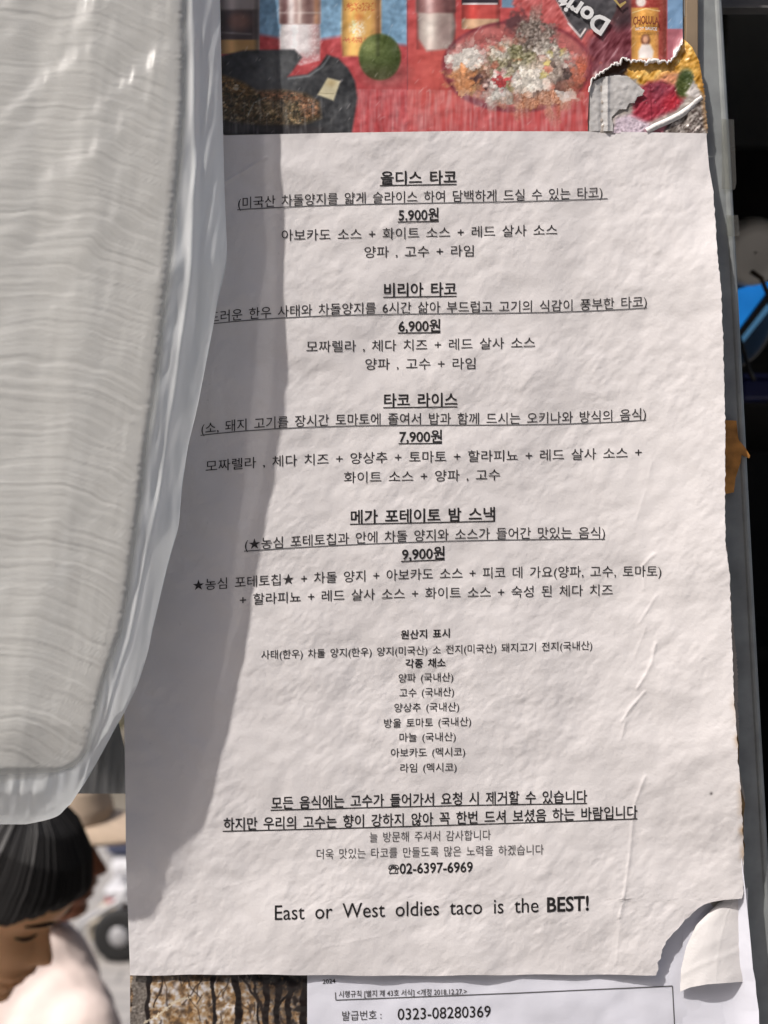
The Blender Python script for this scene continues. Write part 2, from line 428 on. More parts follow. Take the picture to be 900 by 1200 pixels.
def cells(X, Y, box, n, seed, ax=1.0):
    r = np.random.default_rng(seed); x0, x1, y0, y1 = box
    cx = x0+(x1-x0)*r.random(n); cy = y0+(y1-y0)*r.random(n); rnd = r.random(n)
    d1 = np.full(X.shape, 1e9); d2 = d1.copy(); idc = np.zeros(X.shape, int)
    for i in range(n):
        d = np.hypot((X-cx[i])*ax, Y-cy[i])
        a = d < d1; d2 = np.where(a, d1, np.minimum(d2, d)); idc = np.where(a, i, idc); d1 = np.where(a, d, d1)
    return cx[idc], cy[idc], rnd[idc], d2-d1
def paint_poster(X, Y):
    n0, n1, n2, n3 = (nz(i, X, Y) for i in range(4))
    nv = samp(PNV, X % 990, (Y+300) % 590); nd = samp(PND, X % 990, (Y+300) % 590)
    img = np.zeros(X.shape+(3,))+np.array([186, 62, 66])
    img += (n2*7)[..., None]*np.array([1, .7, .7])
    # blue cloth at the back
    blue = poly_mask(X, Y, [(240, -400), (478, -400), (478, 53), (440, 50), (400, 42), (372, 47), (330, 45), (302, 40), (285, 42), (240, 42)], 3)
    img = mixc(img, blue, [104, 146, 178])
    img += (blue*(8*n2+18*sm(.2, .9, np.sin((X+Y*.9)/13))))[..., None]*np.array([.8, 1, 1.1])
    # red runner right of the seam, lighter in patches
    right = sm(476.5, 478, X)
    img = mixc(img, right*0.9, [190, 66, 66])
    img = mixc(img, right*ell(X, Y, 515, 80, 34, 45, 25), [208, 86, 78])
    img = mixc(img, line_mask(X, Y, [(477.5, -300), (477.5, 105)], 1.2), [150, 60, 66])
    # glass jar on the left
    m = rect(X, Y, 256, 304, -60, 63, 2)
    img = mixc(img, m, [96, 84, 82]); img = mixc(img, m*sm(13, 9, Y), [154, 142, 138])
    img = mixc(img, rect(X, Y, 258, 296, 13, 47, 2), [72, 62, 62])
    img = mixc(img, ell(X, Y, 281, 25, 12, 10, 5), [128, 92, 82])
    img = mixc(img, m*sm(45, 48, Y), [186, 140, 84])
    img = mixc(img, line_mask(X, Y, [(258, 38), (294, 40)], 2, 2)*.6, [150, 140, 140])
    img = mixc(img, m*sm(298, 304, X)*.6, [170, 165, 170])
    # salt shaker
    m = poly_mask(X, Y, [(330, 22), (374, 22), (375, 45), (374, 70), (352, 76), (328, 62), (327, 45)], 2)
    img = mixc(img, m, [226, 218, 218]); img = mixc(img, m*sm(358, 372, X)*.7, [206, 150, 150]); img = mixc(img, m*sm(58, 74, Y), [206, 120, 124])
    img = mixc(img, m*np.clip(n1, 0, 1)*.4, [245, 240, 240])
    m = rect(X, Y, 327, 376, -40, 28, 3); img = mixc(img, m, [150, 118, 112])
    for cx, ww, c in [(341, 5, [236, 226, 222]), (351, 3, [225, 205, 196]), (333, 4, [112, 70, 70]), (362, 5, [112, 78, 74]), (371, 3, [190, 130, 90])]:
        img = mixc(img, m*np.exp(-((X-cx)/ww)**2)*.85, c)
    img = mixc(img, m*np.exp(-((Y-15)/1.5)**2)*.4, [235, 225, 220])
    # orange bottle
    m = poly_mask(X, Y, [(403, -60), (446, -60), (446, 45), (438, 66), (402, 66), (400, 45)], 2)
    img = mixc(img, m, [222, 168, 84]); img = mixc(img, m*sm(432, 446, X), [176, 116, 70])
    img = mixc(img, ell(X, Y, 419, 33, 9, 11, 3)*(.6+.4*np.clip(n1, -1, 1)), [238, 222, 190])
    img = mixc(img, ell(X, Y, 421, 20, 5, 5, 3)*.8, [200, 120, 50])
    img = mixc(img, m*rect(X, Y, 404, 440, 3, 13, 1)*(n0 > .2)*.8, [196, 96, 50])
    img = mixc(img, m*rect(X, Y, 402, 438, 44, 50, 2)*(n0 > 0)*.7, [200, 90, 60])
    # lime
    img = mixc(img, ell(X, Y, 452, 86, 22, 14, 10)*.8, [132, 74, 70])
    m = ell(X, Y, 445, 66.5, 24.5, 27, 1.6)
    img = mixc(img, m, [66, 82, 34]); img = mixc(img, m*np.exp(-((X-433)**2+(Y-54)**2)/170)*.75, [138, 152, 84]); img = mixc(img, m*sm(66, 92, Y)*.7, [62, 58, 34]); img = mixc(img, m*sm(455, 470, X)*.5, [52, 64, 28])
    img += (m*n1*4)[..., None]
    # pepper shaker
    m = poly_mask(X, Y, [(489, 10), (531, 10), (534, 30), (530, 57), (500, 60), (490, 45)], 2)
    img = mixc(img, m, [176, 156, 148]); img = mixc(img, m*ell(X, Y, 503, 34, 9, 18, 6), [196, 186, 176]); img = mixc(img, m*ell(X, Y, 522, 36, 9, 14, 6)*.7, [140, 116, 112])
    m = rect(X, Y, 487, 534, -40, 15, 3); img = mixc(img, m, [138, 86, 84]); img = mixc(img, m*np.exp(-((X-503)/6)**2)*.7, [206, 180, 176]); img = mixc(img, m*np.exp(-((X-524)/6)**2)*.6, [84, 48, 50])
    # ketchup bottle
    m = rect(X, Y, 540, 586, -60, 34, 2); img = mixc(img, m, [190, 62, 56]); img = mixc(img, rect(X, Y, 541, 585, 22, 34, 2), [200, 158, 122])
    img = mixc(img, rect(X, Y, 541, 584, -60, 5, 1), [44, 36, 46]); img = mixc(img, rect(X, Y, 542, 583, 3.5, 5.5, 1), [220, 205, 205])
    img = mixc(img, rect(X, Y, 588, 603, -60, 9, 2), [104, 142, 172])
    # snack bag: red foil, black band
    m = poly_mask(X, Y, [(600, 5), (628, -80), (760, -80), (742, 60), (700, 110), (672, 68), (640, 34)], 2)
    img = mixc(img, m, [196, 88, 86]); img += (m*(nd*10+n2*6))[..., None]
    m = poly_mask(X, Y, [(690, 45), (742, 10), (742, 76), (712, 84), (698, 110), (684, 72)], 4); img = mixc(img, m, [112, 46, 56]); img += (m*nd*13)[..., None]
    m = poly_mask(X, Y, [(706, 20), (742, -60), (742, 28), (724, 34)], 6); img = mixc(img, m*.85, [54, 40, 44])
    m = poly_mask(X, Y, [(648, -6), (652, -80), (735, -80), (722, 12), (706, 44), (698, 32), (688, 36), (681, 47), (668, 28)], 1.2)
    img = mixc(img, m, [72, 70, 74]); img += (m*n2*6)[..., None]
    img = mixc(img, line_mask(X, Y, [(666, 27), (680, 43), (686, 34)], 2.2), [226, 214, 212])
    img = mixc(img, line_mask(X, Y, [(650, -4), (666, 26)], 1.2), [170, 150, 150])
    # black griddle plate
    m = poly_mask(X, Y, [(240, 72), (258, 66), (285, 59), (345, 58), (354, 67), (342, 84), (337, 90), (360, 87), (375, 76), (383, 64), (396, 68), (408, 80), (416, 95), (419, 115), (410, 170), (240, 170)], 1.6)
    img = mixc(img, m, [50, 52, 55]); img += (m*(n2*5))[..., None]
    img = mixc(img, m*ell(X, Y, 325, 78, 24, 30, 18, .5)*.45, [112, 116, 118])
    img = mixc(img, line_mask(X, Y, [(338, 92), (362, 89), (378, 78), (386, 66)], 2.4, 2)*.55, [140, 146, 150])
    img = mixc(img, ell(X, Y, 305, 100, 40, 9, 8, .25)*.4, [80, 82, 84])
    # grilled beef
    m = poly_mask(X, Y, [(240, 95), (257, 87), (285, 97), (300, 107), (330, 106), (358, 110), (374, 120), (376, 138), (350, 148), (240, 142)], 3)
    img = mixc(img, m, [118, 96, 66]); img += (m*(nd*15+n0*6+n1*14))[..., None]*np.array([1, .95, .8])
    img = mixc(img, m*poly_mask(X, Y, [(240, 88), (270, 88), (300, 104), (290, 112), (262, 106), (240, 112)], 4)*.8, [170, 124, 70])
    img = mixc(img, m*poly_mask(X, Y, [(300, 106), (340, 105), (372, 118), (376, 134), (356, 138), (350, 118), (310, 116)], 4)*.75, [164, 104, 72])
    img = mixc(img, m*sm(.6, 1.2, nz(1, X, Y, 200))*.8, [54, 58, 40]); img = mixc(img, m*sm(1.5, 2.0, nz(1, X, Y, 60))*.6, [186, 174, 140])
    img = mixc(img, poly_mask(X, Y, [(240, 143), (262, 141), (300, 148), (350, 146), (380, 150), (380, 170), (240, 170)], 2)*.9, [46, 44, 46])
    img = mixc(img, line_mask(X, Y, [(291, 134), (298, 120), (312, 114)], 1.4)*.7, [186, 190, 180])
    _, _, rb, eb = cells((X+Y*.35)+n1*.8, Y+n1*.6, (285, 440, 80, 156), 480, 9, .6)
    _, _, rb2, eb2 = cells(X, Y, (250, 384, 84, 156), 1300, 10)
    mb = poly_mask(X, Y, [(240, 92), (257, 87), (285, 97), (300, 107), (330, 106), (358, 110), (374, 120), (376, 138), (350, 148), (240, 144)], 3)
    fb = (.66+.6*rb)*(.85+.3*rb2)*(1-.4*np.exp(-(eb/1.3)**2))
    img = img*(1-mb[..., None])+np.clip(img*fb[..., None], 0, 250)*mb[..., None]
    img = mixc(img, mb*sm(.93, .99, rb2)*np.clip(eb2/1.5, 0, 1)*.7, [214, 206, 188])
    # butter
    m = poly_mask(X, Y, [(372, 111), (384, 91), (399, 95), (391, 118)], 1.2); img = mixc(img, m, [206, 196, 160]); img = mixc(img, m*ell(X, Y, 388, 97, 5, 4, 3)*.6, [176, 150, 96])
    img = mixc(img, line_mask(X, Y, [(374, 109), (391, 110)], 1)*.5, [120, 110, 80])
    # serving plate
    m = ell(X, Y, 606, 78, 88, 54, 1.5); img = mixc(img, m, [122, 40, 52])
    m = ell(X, Y, 606, 76, 83, 49, 2); img = mixc(img, m, [186, 96, 92]); plate = m
    X0, Y0 = X, Y
    Xc, Yc, rc, ec = cells(X+n1*.8, Y+nz(1, X, Y, 90)*.8, (515, 700, 20, 136), 380, 5)
    Xc2, Yc2, rc2, ec2 = cells(X+n1*.5, Y, (515, 700, 20, 136), 2200, 6)
    X = X0+.75*(Xc-X0); Y = Y0+.75*(Yc-Y0)
    def blob(cx, cy, rx, ry, c, s=4, a=0, nn=None, amp=0):
        nonlocal img
        wob = 1+0.0*X
        mm = np.clip(ell(X+n2*2.4+n1*.5, Y+nz(2, X, Y, 333)*2.4, cx, cy, rx, ry, s, a), 0, 1)
        img = mixc(img, mm, c)
        if nn is not None: img += (mm*nn*amp)[..., None]
    blob(625, 113, 52, 17, [182, 116, 82], 4, 0, n0, 26)
    blob(678, 86, 9, 20, [204, 100, 72], 4, .3, n1, 10)
    blob(652, 88, 24, 14, [92, 70, 64], 6, .3, n1, 12)
    blob(548, 90, 22, 22, [204, 150, 104], 4, 0, n1, 8)
    blob(546, 68, 23, 17, [232, 224, 214], 4, 0, n1, 6)
    blob(610, 86, 36, 22, [228, 220, 206], 5, .2, n1, 12)
    blob(590, 72, 20, 20, [150, 140, 108], 5, 0, n1, 30)
    blob(588, 57, 14, 12, [214, 206, 190], 4, 0, n1, 16)
    blob(612, 62, 18, 12, [138, 134, 92], 4, .4, n1, 30)
    blob(628, 44, 27, 20, [134, 118, 108], 4, .7, n1, 26)
    blob(652, 66, 20, 10, [196, 188, 174], 4, .6, n1, 28)
    blob(636, 80, 18, 8, [214, 196, 176], 4, .2, n1, 18)
    blob(543, 92, 15, 16, [206, 134, 84], 2.5, .2, n1, 9)
    blob(563, 93, 8, 10, [72, 44, 44], 2.5, .7)
    blob(588, 97, 18, 14, [226, 214, 206], 3, 0, n1, 8)
    blob(590, 97, 8.5, 11, [188, 58, 60], 2, -.3, n1, 9)
    blob(583, 114, 17, 8, [186, 186, 176], 4, 0, n1, 20)
    blob(654, 110, 22, 5, [226, 214, 206], 3, .35, n1, 8)
    for i in range(46):
        r = np.random.default_rng(400+i); cx, cy = 575+r.random()*95, 45+r.random()*72
        if ((cx-606)/80)**2+((cy-76)/46)**2 > .85: continue
        a = r.random()*3.1; L = 1.2+r.random()*2.6
        c = [[238, 230, 220], [118, 124, 70], [206, 190, 96], [186, 92, 70], [84, 66, 58]][r.integers(0, 5)]
        img = mixc(img, line_mask(X, Y, [(cx-L*math.cos(a), cy-L*math.sin(a)), (cx+L*math.cos(a), cy+L*math.sin(a))], 2.6, 1.6)*.75, c)
    X, Y = X0, Y0
    fac = (.88+.24*rc)*(.94+.1*rc2)*(1-.20*np.exp(-(ec/1.4)**2))*(1-.08*np.exp(-(ec2/.7)**2))
    inn = np.clip(ell(X0+n2*2, Y0+n2*1.5, 606, 80, 80, 44, 6)+ell(X0, Y0, 625, 42, 24, 20, 5), 0, 1)
    img = img*(1-inn[..., None])+np.clip(img*fac[..., None]*1.06, 0, 250)*inn[..., None]
    hot = inn*sm(.92, .99, rc2)*np.clip(ec2/1.2, 0, 1); img = mixc(img, hot*.35, [250, 244, 236])
    # dark spot behind the meat
    blob(603, 24, 9, 14, [92, 52, 56], 3, .6)
    # hot sauce bottle
    m = rect(X, Y, 740, 781, -80, 72, 1.5); img = mixc(img, m, [168, 58, 50])
    lab = rect(X, Y, 740, 772, 9+((X-756)/20)**2*-4 if False else 9, 70, 1.5); img = mixc(img, lab, [214, 150, 66])
    img = mixc(img, m*sm(764, 778, X)*.75, [150, 62, 48]); img = mixc(img, ell(X, Y, 751, 2, 6, 6, 1.5), [224, 208, 200])
    img = mixc(img, m*line_mask(X, Y, [(741, 15), (757, 10), (773, 13)], 1.2)*.8, [240, 214, 150])
    img += (m*n1*5)[..., None]
    img = mixc(img, ell(X, Y, 756.5, 47, 5.5, 7, 1.5), [110, 66, 48]); img = mixc(img, ell(X, Y, 756.5, 46, 3.2, 4.2, 1.2), [206, 150, 116])
    img = mixc(img, poly_mask(X, Y, [(752, 52), (762, 52), (766, 60), (765, 69), (748, 69), (748, 60)], 1.5), [216, 206, 200])
    img = mixc(img, rect(X, Y, 782, 806, -200, 34, 1.2), [110, 150, 190]); img = mixc(img, rect(X, Y, 782, 806, 34, 90, 1.2), [172, 92, 104])
    def cyl(x0, x1, y1, hi=.32, amt=1.0):
        nonlocal img
        t = np.clip((X-x0)/(x1-x0), 0, 1); mm = rect(X, Y, x0, x1, -90, y1, 2)
        f = 1+amt*(.30*np.exp(-((t-hi)/.12)**2)+.12*np.exp(-((t-.86)/.05)**2)-.34*np.exp(-(t/.10)**2)-.38*np.exp(-((1-t)/.16)**2))
        img = img*(1-mm[..., None])+np.clip(img*f[..., None], 0, 252)*mm[..., None]
    cyl(258, 303, 62, .3, .9); cyl(401, 445, 66, .3, .7); cyl(488, 534, 58, .36, .8); cyl(541, 586, 33, .3, .8); cyl(740, 781, 68, .3, .6); cyl(329, 375, 64, .35, .5)
    img = img+(np.clip(n3, -1.5, 1.5)*5)[..., None]
    # clear tape band along the bottom: whitish streaks along its wrinkles
    tp = sm(104, 106, Y-.012*(X-480))*sm(410, 425, X)
    img = mixc(img, tp*np.clip(.13+.09*nv, 0, .4), [226, 214, 214])
    tpl = sm(112, 118, Y)*sm(430, 372, X)
    img = mixc(img, tpl*np.clip(nv*.12, 0, .3), [206, 206, 206])
    # scratches
    img = mixc(img, np.clip(nd-1.7, 0, 1)*.25, [236, 226, 226])
    g_ = img.mean(-1, keepdims=True); img = g_+(img-g_)*.90
    img = img*.94+12
    return lin(np.clip(img, 18, 250))

# poster columns
cx_ = np.concatenate([np.arange(150, 686, 1.25), np.arange(686, 700, .5), np.arange(700, 800.6, 1.0)])
tear_x = [0, 688.5, 689.5, 690.5, 691.5, 695, 699, 704.5, 711, 718, 725, 733, 742, 750, 756, 763, 772, 782, 788.6, 793, 800, 900]
tear_y = [157, 157, 125, 108, 103, 92, 90, 86, 82.5, 77, 74.5, 70, 71.5, 71, 74, 72.5, 71.5, 73, 70, 61, 50, 48]
jag = fftnoise((4, 2000), 3, 12, seed=77, beta=0)[0]
yb = np.interp(cx_, tear_x, tear_y)
yb = yb+np.where(cx_ > 692, 1.1*np.interp(cx_, np.arange(2000), jag[:2000]), 0)
vv = np.concatenate([np.linspace(-260, -12, 40)[:-1]/1.0, np.linspace(-12, 1000, 2)[:1]])
rows = 150
X = np.zeros((40+rows, len(cx_))); Y = X.copy()
for j in range(40): X[j] = cx_; Y[j] = -260+j*(248/39.0)
for j in range(rows):
    t = (j+1)/rows; X[40+j] = cx_; Y[40+j] = -12+t*(yb+12)
wr = fftnoise((600, 1000), 8, 60, seed=21, beta=1); wr2 = fftnoise((600, 1000), 3, 16, ang=math.pi/2, stretch=8, seed=22, beta=.5)
hd = 0.0010+0.00009*samp(wr, X % 990, (Y+300) % 590)+0.00002*samp(wr2, X % 990, (Y+300) % 590)*sm(95, 110, Y)
# the paper lifts along the tear
ybs = np.interp(cx_, [0, 688.5, 695, 704.5, 718, 733, 788, 793, 800, 900], [157, 125, 93, 86, 77, 72, 70, 61, 50, 48])
lift = np.clip(1-np.abs(Y-ybs[None, :])/22, 0, 1)*sm(686, 700, X)
hd = hd+0.0013*lift**2
poster = empty('food_poster', W(470, 157, 0.0005), 'glossy torn food poster with red table, lime and taco plate above the menu', 'poster')
me = grid_mesh('printed_sheet', Wa(X, Y, hd), True, flip=True)
set_col(me, paint_poster(X, Y)*1.05)
part('printed_sheet', me, M_print, poster)
def h_poster(px, py):
    px = np.asarray(px, float); py = np.asarray(py, float)
    return 0.0010+0.00009*samp(wr, px % 990, (py+300) % 590)
# rough white paper core showing along the tear
sel = cx_ > 690
xs, ys = cx_[sel], yb[sel]
nw = 1.6+1.5*np.abs(np.interp(xs*1.7 % 1900, np.arange(2000), jag))+3.4*np.exp(-((xs-766)/9)**2)
tx = np.gradient(xs); ty = np.gradient(ys); ln = np.hypot(tx, ty); nxv, nyv = ty/ln, -tx/ln   # up / left of the run
R = []
for f, dd in [(0.55, .0003), (0.3, .0008), (0.0, .0009), (-.2, .0003), (-.35, -.0007)]:
    R.append(Wa(xs+nxv*nw*f, ys+nyv*nw*f, 0.0010+.0013+dd))
part('torn_edge', grid_mesh('torn_edge', np.array(R), True), M_tearedge, poster)

# older poster showing through the tear
def paint_old(X, Y):
    n0, n1, n2, n3 = (nz(i, X, Y, 150, 90) for i in range(4))
    nd = samp(PND, (X+300) % 990, (Y+300) % 590)
    img = np.zeros(X.shape+(3,))+np.array([168, 160, 152])
    img = mixc(img, poly_mask(X, Y, [(700, 60), (735, 60), (742, 80), (730, 92), (712, 90), (694, 94)], 3), [70, 44, 28])
    y_ = poly_mask(X+n1, Y+n2, [(733, 86), (742, 66), (790, 70), (800, 40), (812, 40), (824, 70), (828, 112), (818, 104), (812, 88), (800, 84), (786, 90), (775, 92), (757, 104)], 2)
    img = mixc(img, y_, [214, 164, 78]); img += (y_*(nd*16+n2*14))[..., None]
    img = mixc(img, ell(X, Y, 784, 94, 14, 9, 4, -.3), [212, 146, 108])
    r_ = poly_mask(X+n1*.7, Y, [(742, 108), (760, 96), (776, 95), (794, 102), (802, 114), (792, 128), (766, 140), (742, 152), (722, 150), (742, 132)], 3)
    img = mixc(img, r_, [164, 56, 72]); img = mixc(img, r_*ell(X, Y, 770, 104, 14, 12, 10)*.6, [122, 70, 84]); img = mixc(img, r_*ell(X, Y, 790, 120, 12, 10, 6)*.8, [186, 46, 60])
    img += (r_*(nd*8))[..., None]; img = mixc(img, r_*line_mask(X, Y, [(762, 96), (764, 142)], 1.4)*.7, [110, 26, 40])
    img = mixc(img, r_*(nz(1, X, Y, 20) > 2.2)*.5, [222, 190, 192])
    g = ell(X, Y, 802, 98, 9.5, 17, 2, .25); img = mixc(img, g, [74, 84, 42]); img += (g*n1*9)[..., None]; img = mixc(img, ell(X, Y, 804, 88, 6, 7, 4)*.6, [52, 72, 40])
    img = mixc(img, poly_mask(X, Y, [(803, 110), (812, 96), (823, 112), (815, 114)], 1.5), [206, 200, 196])
    w_ = poly_mask(X, Y, [(718, 152), (722, 138), (738, 134), (756, 142), (770, 150), (766, 165), (716, 165)], 3); img = mixc(img, w_, [206, 190, 202]); img += (w_*n1*14)[..., None]
    pk = poly_mask(X, Y, [(756, 153), (772, 143), (800, 136), (806, 150), (770, 160)], 3); img = mixc(img, pk*.8, [196, 106, 122])
    s_ = poly_mask(X, Y, [(784, 141), (806, 126), (822, 112), (830, 150), (832, 170), (770, 170)], 2); img = mixc(img, s_, [142, 134, 128]); img += (s_*(nd*30+n1*16))[..., None]
    img = mixc(img, s_*(nz(1, X, Y, 500) > .9)*.8, [78, 62, 60])
    img = mixc(img, poly_mask(X, Y, [(818, 60), (834, 70), (840, 170), (826, 150), (822, 112)], 3)*.6, [150, 104, 52])
    return lin(np.clip(img, 18, 250))
gx = np.arange(680, 832.5, 1.0); gy = np.arange(30, 157, 1.0)
rx_ = np.interp(gy, [30, 45, 50, 55, 72, 102, 132, 151, 168], [799, 800, 806, 811, 819.5, 824.5, 827.5, 829.5, 831])
X = 684+(rx_[:, None]-684)*np.linspace(0, 1, 150)[None, :]; Y = np.repeat(gy[:, None], 150, 1)
X = X+sm(815, 828, X)*1.2*np.interp(Y*6 % 1900, np.arange(2000), jag)*.6
cr1 = fftnoise((600, 1000), 6, 30, seed=31, beta=.8); cr2 = fftnoise((600, 1000), 4, 16, ang=-.6, stretch=3, seed=32, beta=.5)
below = sm(2, 14, Y-np.interp(X, tear_x, tear_y))*sm(690, 702, X)
hh = 0.0011+0.00016*np.abs(samp(cr1, X, Y+100))+0.00004*samp(cr2, X, Y+100)
hh = .0004+(hh-.0004)*np.maximum(below, sm(801, 806, X))+.0010*sm(800, 812, X)
hh = hh-0.0006*poly_mask(X, Y, [(700, 60), (735, 60), (742, 80), (730, 92), (712, 90), (694, 94)], 8)
me = grid_mesh('old_sheet', Wa(X, Y, np.maximum(hh, .0003)), True, flip=True); set_col(me, paint_old(X, Y))
old = link('old_poster', me, M_print); tag(old, 'crumpled older poster with yellow and red fruit showing through the tear', 'poster')
# silver flap folded back beside the tear
fl = [(690, 152), (691, 124), (690.5, 106), (696, 95), (706, 90), (722, 87.5), (735, 88.5), (745, 97), (756, 106), (753, 112), (747, 114), (744, 121), (738, 121), (734, 128), (727, 128), (721, 134), (717, 138), (719, 145), (719, 154), (690, 154)]
gx = np.arange(688, 760, .8); gy = np.arange(84, 156, .8)
X, Y = np.meshgrid(gx, gy); msk = poly_mask(X, Y, fl, .01) > .5
hf = 0.0018+0.0012*sm(700, 752, X)*sm(135, 100, Y)+.0007*np.exp(-((X-712)/2.0)**2)-.0006*np.exp(-((X-705)/3)**2)+.00008*samp(cr1, X, Y+200)
idx = -np.ones(X.shape, int); V = []; F = []
P = Wa(X, Y, hf)
for j in range(X.shape[0]-1):
    for i in range(X.shape[1]-1):
        if msk[j, i] and msk[j+1, i] and msk[j, i+1] and msk[j+1, i+1]:
            f = []
            for (a, b) in ((j+1, i), (j+1, i+1), (j, i+1), (j, i)):
                if idx[a, b] < 0: idx[a, b] = len(V); V.append(P[a, b])
                f.append(int(idx[a, b]))
            F.append(tuple(f))
part('silver_flap', mesh_from('silver_flap', V, F, True), M_silver, poster)
# white curl of torn paper at the lower right of the tear
cl = [(757, 152), (768, 146), (782, 140), (796, 133), (806, 126), (814, 118), (822, 112)]
R = [[], [], [], []]
for i, (x, y) in enumerate(cl):
    for k, (ox, oy, dd) in enumerate([(-1.2, -1.6, .0016), (0, 0, .0027), (1.3, 2.0, .0029), (3.0, 5.0, .0015)]): R[k].append(W(x+ox, y+oy, dd))
part('torn_curl', grid_mesh('torn_curl', np.array(R), True, flip=True), M_tearedge, poster)

# ------------------------------------------------------------------ lettering helper
TXT = bpy.data.curves.new('txt', 'FONT'); TXO = bpy.data.objects.new('txt', TXT); COL.objects.link(TXO)
TXT.resolution_u = 3
def glyphs(body, bold=0.0, wordsp=1.0, charsp=1.0):
    TXT.body = body; TXT.size = 1; TXT.offset = bold; TXT.space_word = wordsp; TXT.space_character = charsp
    TXO.update_tag()
    bpy.context.view_layer.update()
    me = bpy.data.meshes.new_from_object(TXO.evaluated_get(bpy.context.evaluated_depsgraph_get()))
    n = len(me.vertices); co = np.empty(n*3, np.float32); me.vertices.foreach_get('co', co)
    F = [tuple(p.vertices) for p in me.polygons]
    bpy.data.meshes.remove(me)
    return co.reshape(-1, 3)[:, :2].astype(float), F

def text_line(name, body, pts, size, hfun, root, m=None, bold=0.0, wordsp=1.5, under=None, dz=0.00022, hook=None):
    """pts: baseline control points in photo pixels, the first and last give the run of the line"""
    co, F = glyphs(body, bold, wordsp)
    x0, x1 = pts[0][0], pts[-1][0]
    gx0, gx1 = co[:, 0].min(), co[:, 0].max()
    px = x0+(co[:, 0]-gx0)/(gx1-gx0)*(x1-x0)
    P = np.array(pts, float)
    deg = min(len(P)-1, 3)
    pf = np.polyfit(P[:, 0]-490, P[:, 1], deg)
    base = lambda x: np.polyval(pf, x-490)
    py = base(px)-(co[:, 1]+0.02)*size
    if hook: px, py = hook(px, py)
    V = Wa(px, py, hfun(px, py)+dz)
    F = [tuple(f) for f in F]; mi = [0]*len(F); V = [tuple(v) for v in V]
    if under:
        off, th, ex = under
        ux = np.arange(x0-1, x1+ex+1e-6, (x1+ex-x0+1)/max(2, int((x1-x0)/3)))
        uy = base(np.minimum(ux, x1+2))+off
        b = len(V); n = len(ux)
        for yy in (uy-th/2, uy+th/2):
            V += [tuple(v) for v in Wa(ux, yy, hfun(ux, yy)+dz)]
        for i in range(n-1): F.append((b+n+i, b+n+i+1, b+i+1, b+i)); mi.append(1)
    me = mesh_from(name, V, F, False, mi)
    return part(name, me, [m or M_ink, M_lineink if not bold else M_ink], root)

# lettering on the poster
def rot_text(body, cx, cy, ang, size, root, m, name, dz=.0004, bold=0.0, h=None):
    co, F = glyphs(body, bold, 1.0)
    c = co-co.mean(0); ca, sa = math.cos(ang), math.sin(ang)
    x = c[:, 0]*ca-c[:, 1]*sa; y = c[:, 0]*sa+c[:, 1]*ca
    px, py = cx+x*size, cy-y*size
    hv = (h or h_poster)(px, py)+dz
    part(name, mesh_from(name, Wa(px, py, hv), F), m, root)
rot_text('Dorit', 678, 11, math.radians(147), 29, poster, M_white_ink, 'bag_lettering', bold=.035, dz=.0012)
text_line('bottle_lettering', 'CHOLULA', [(742, 29.5), (757, 28), (772, 29.5)], 13, h_poster, poster, M_red_ink, bold=.02, dz=.0011)
text_line('bottle_lettering', 'HOT SAUCE', [(745, 36), (758, 35.2), (770, 36)], 5, h_poster, poster, M_white_ink, bold=.02, dz=.0011, wordsp=1)
part('gold_mark', mesh_from('gm', [W(x, y, h_poster(x, y)+.0013) for x, y in [(721, -2), (726, 5), (733, 1), (734, 3), (727, 9), (719, 0)]], [(5,4,3,2,1,0)]), M_gold_ink, poster)

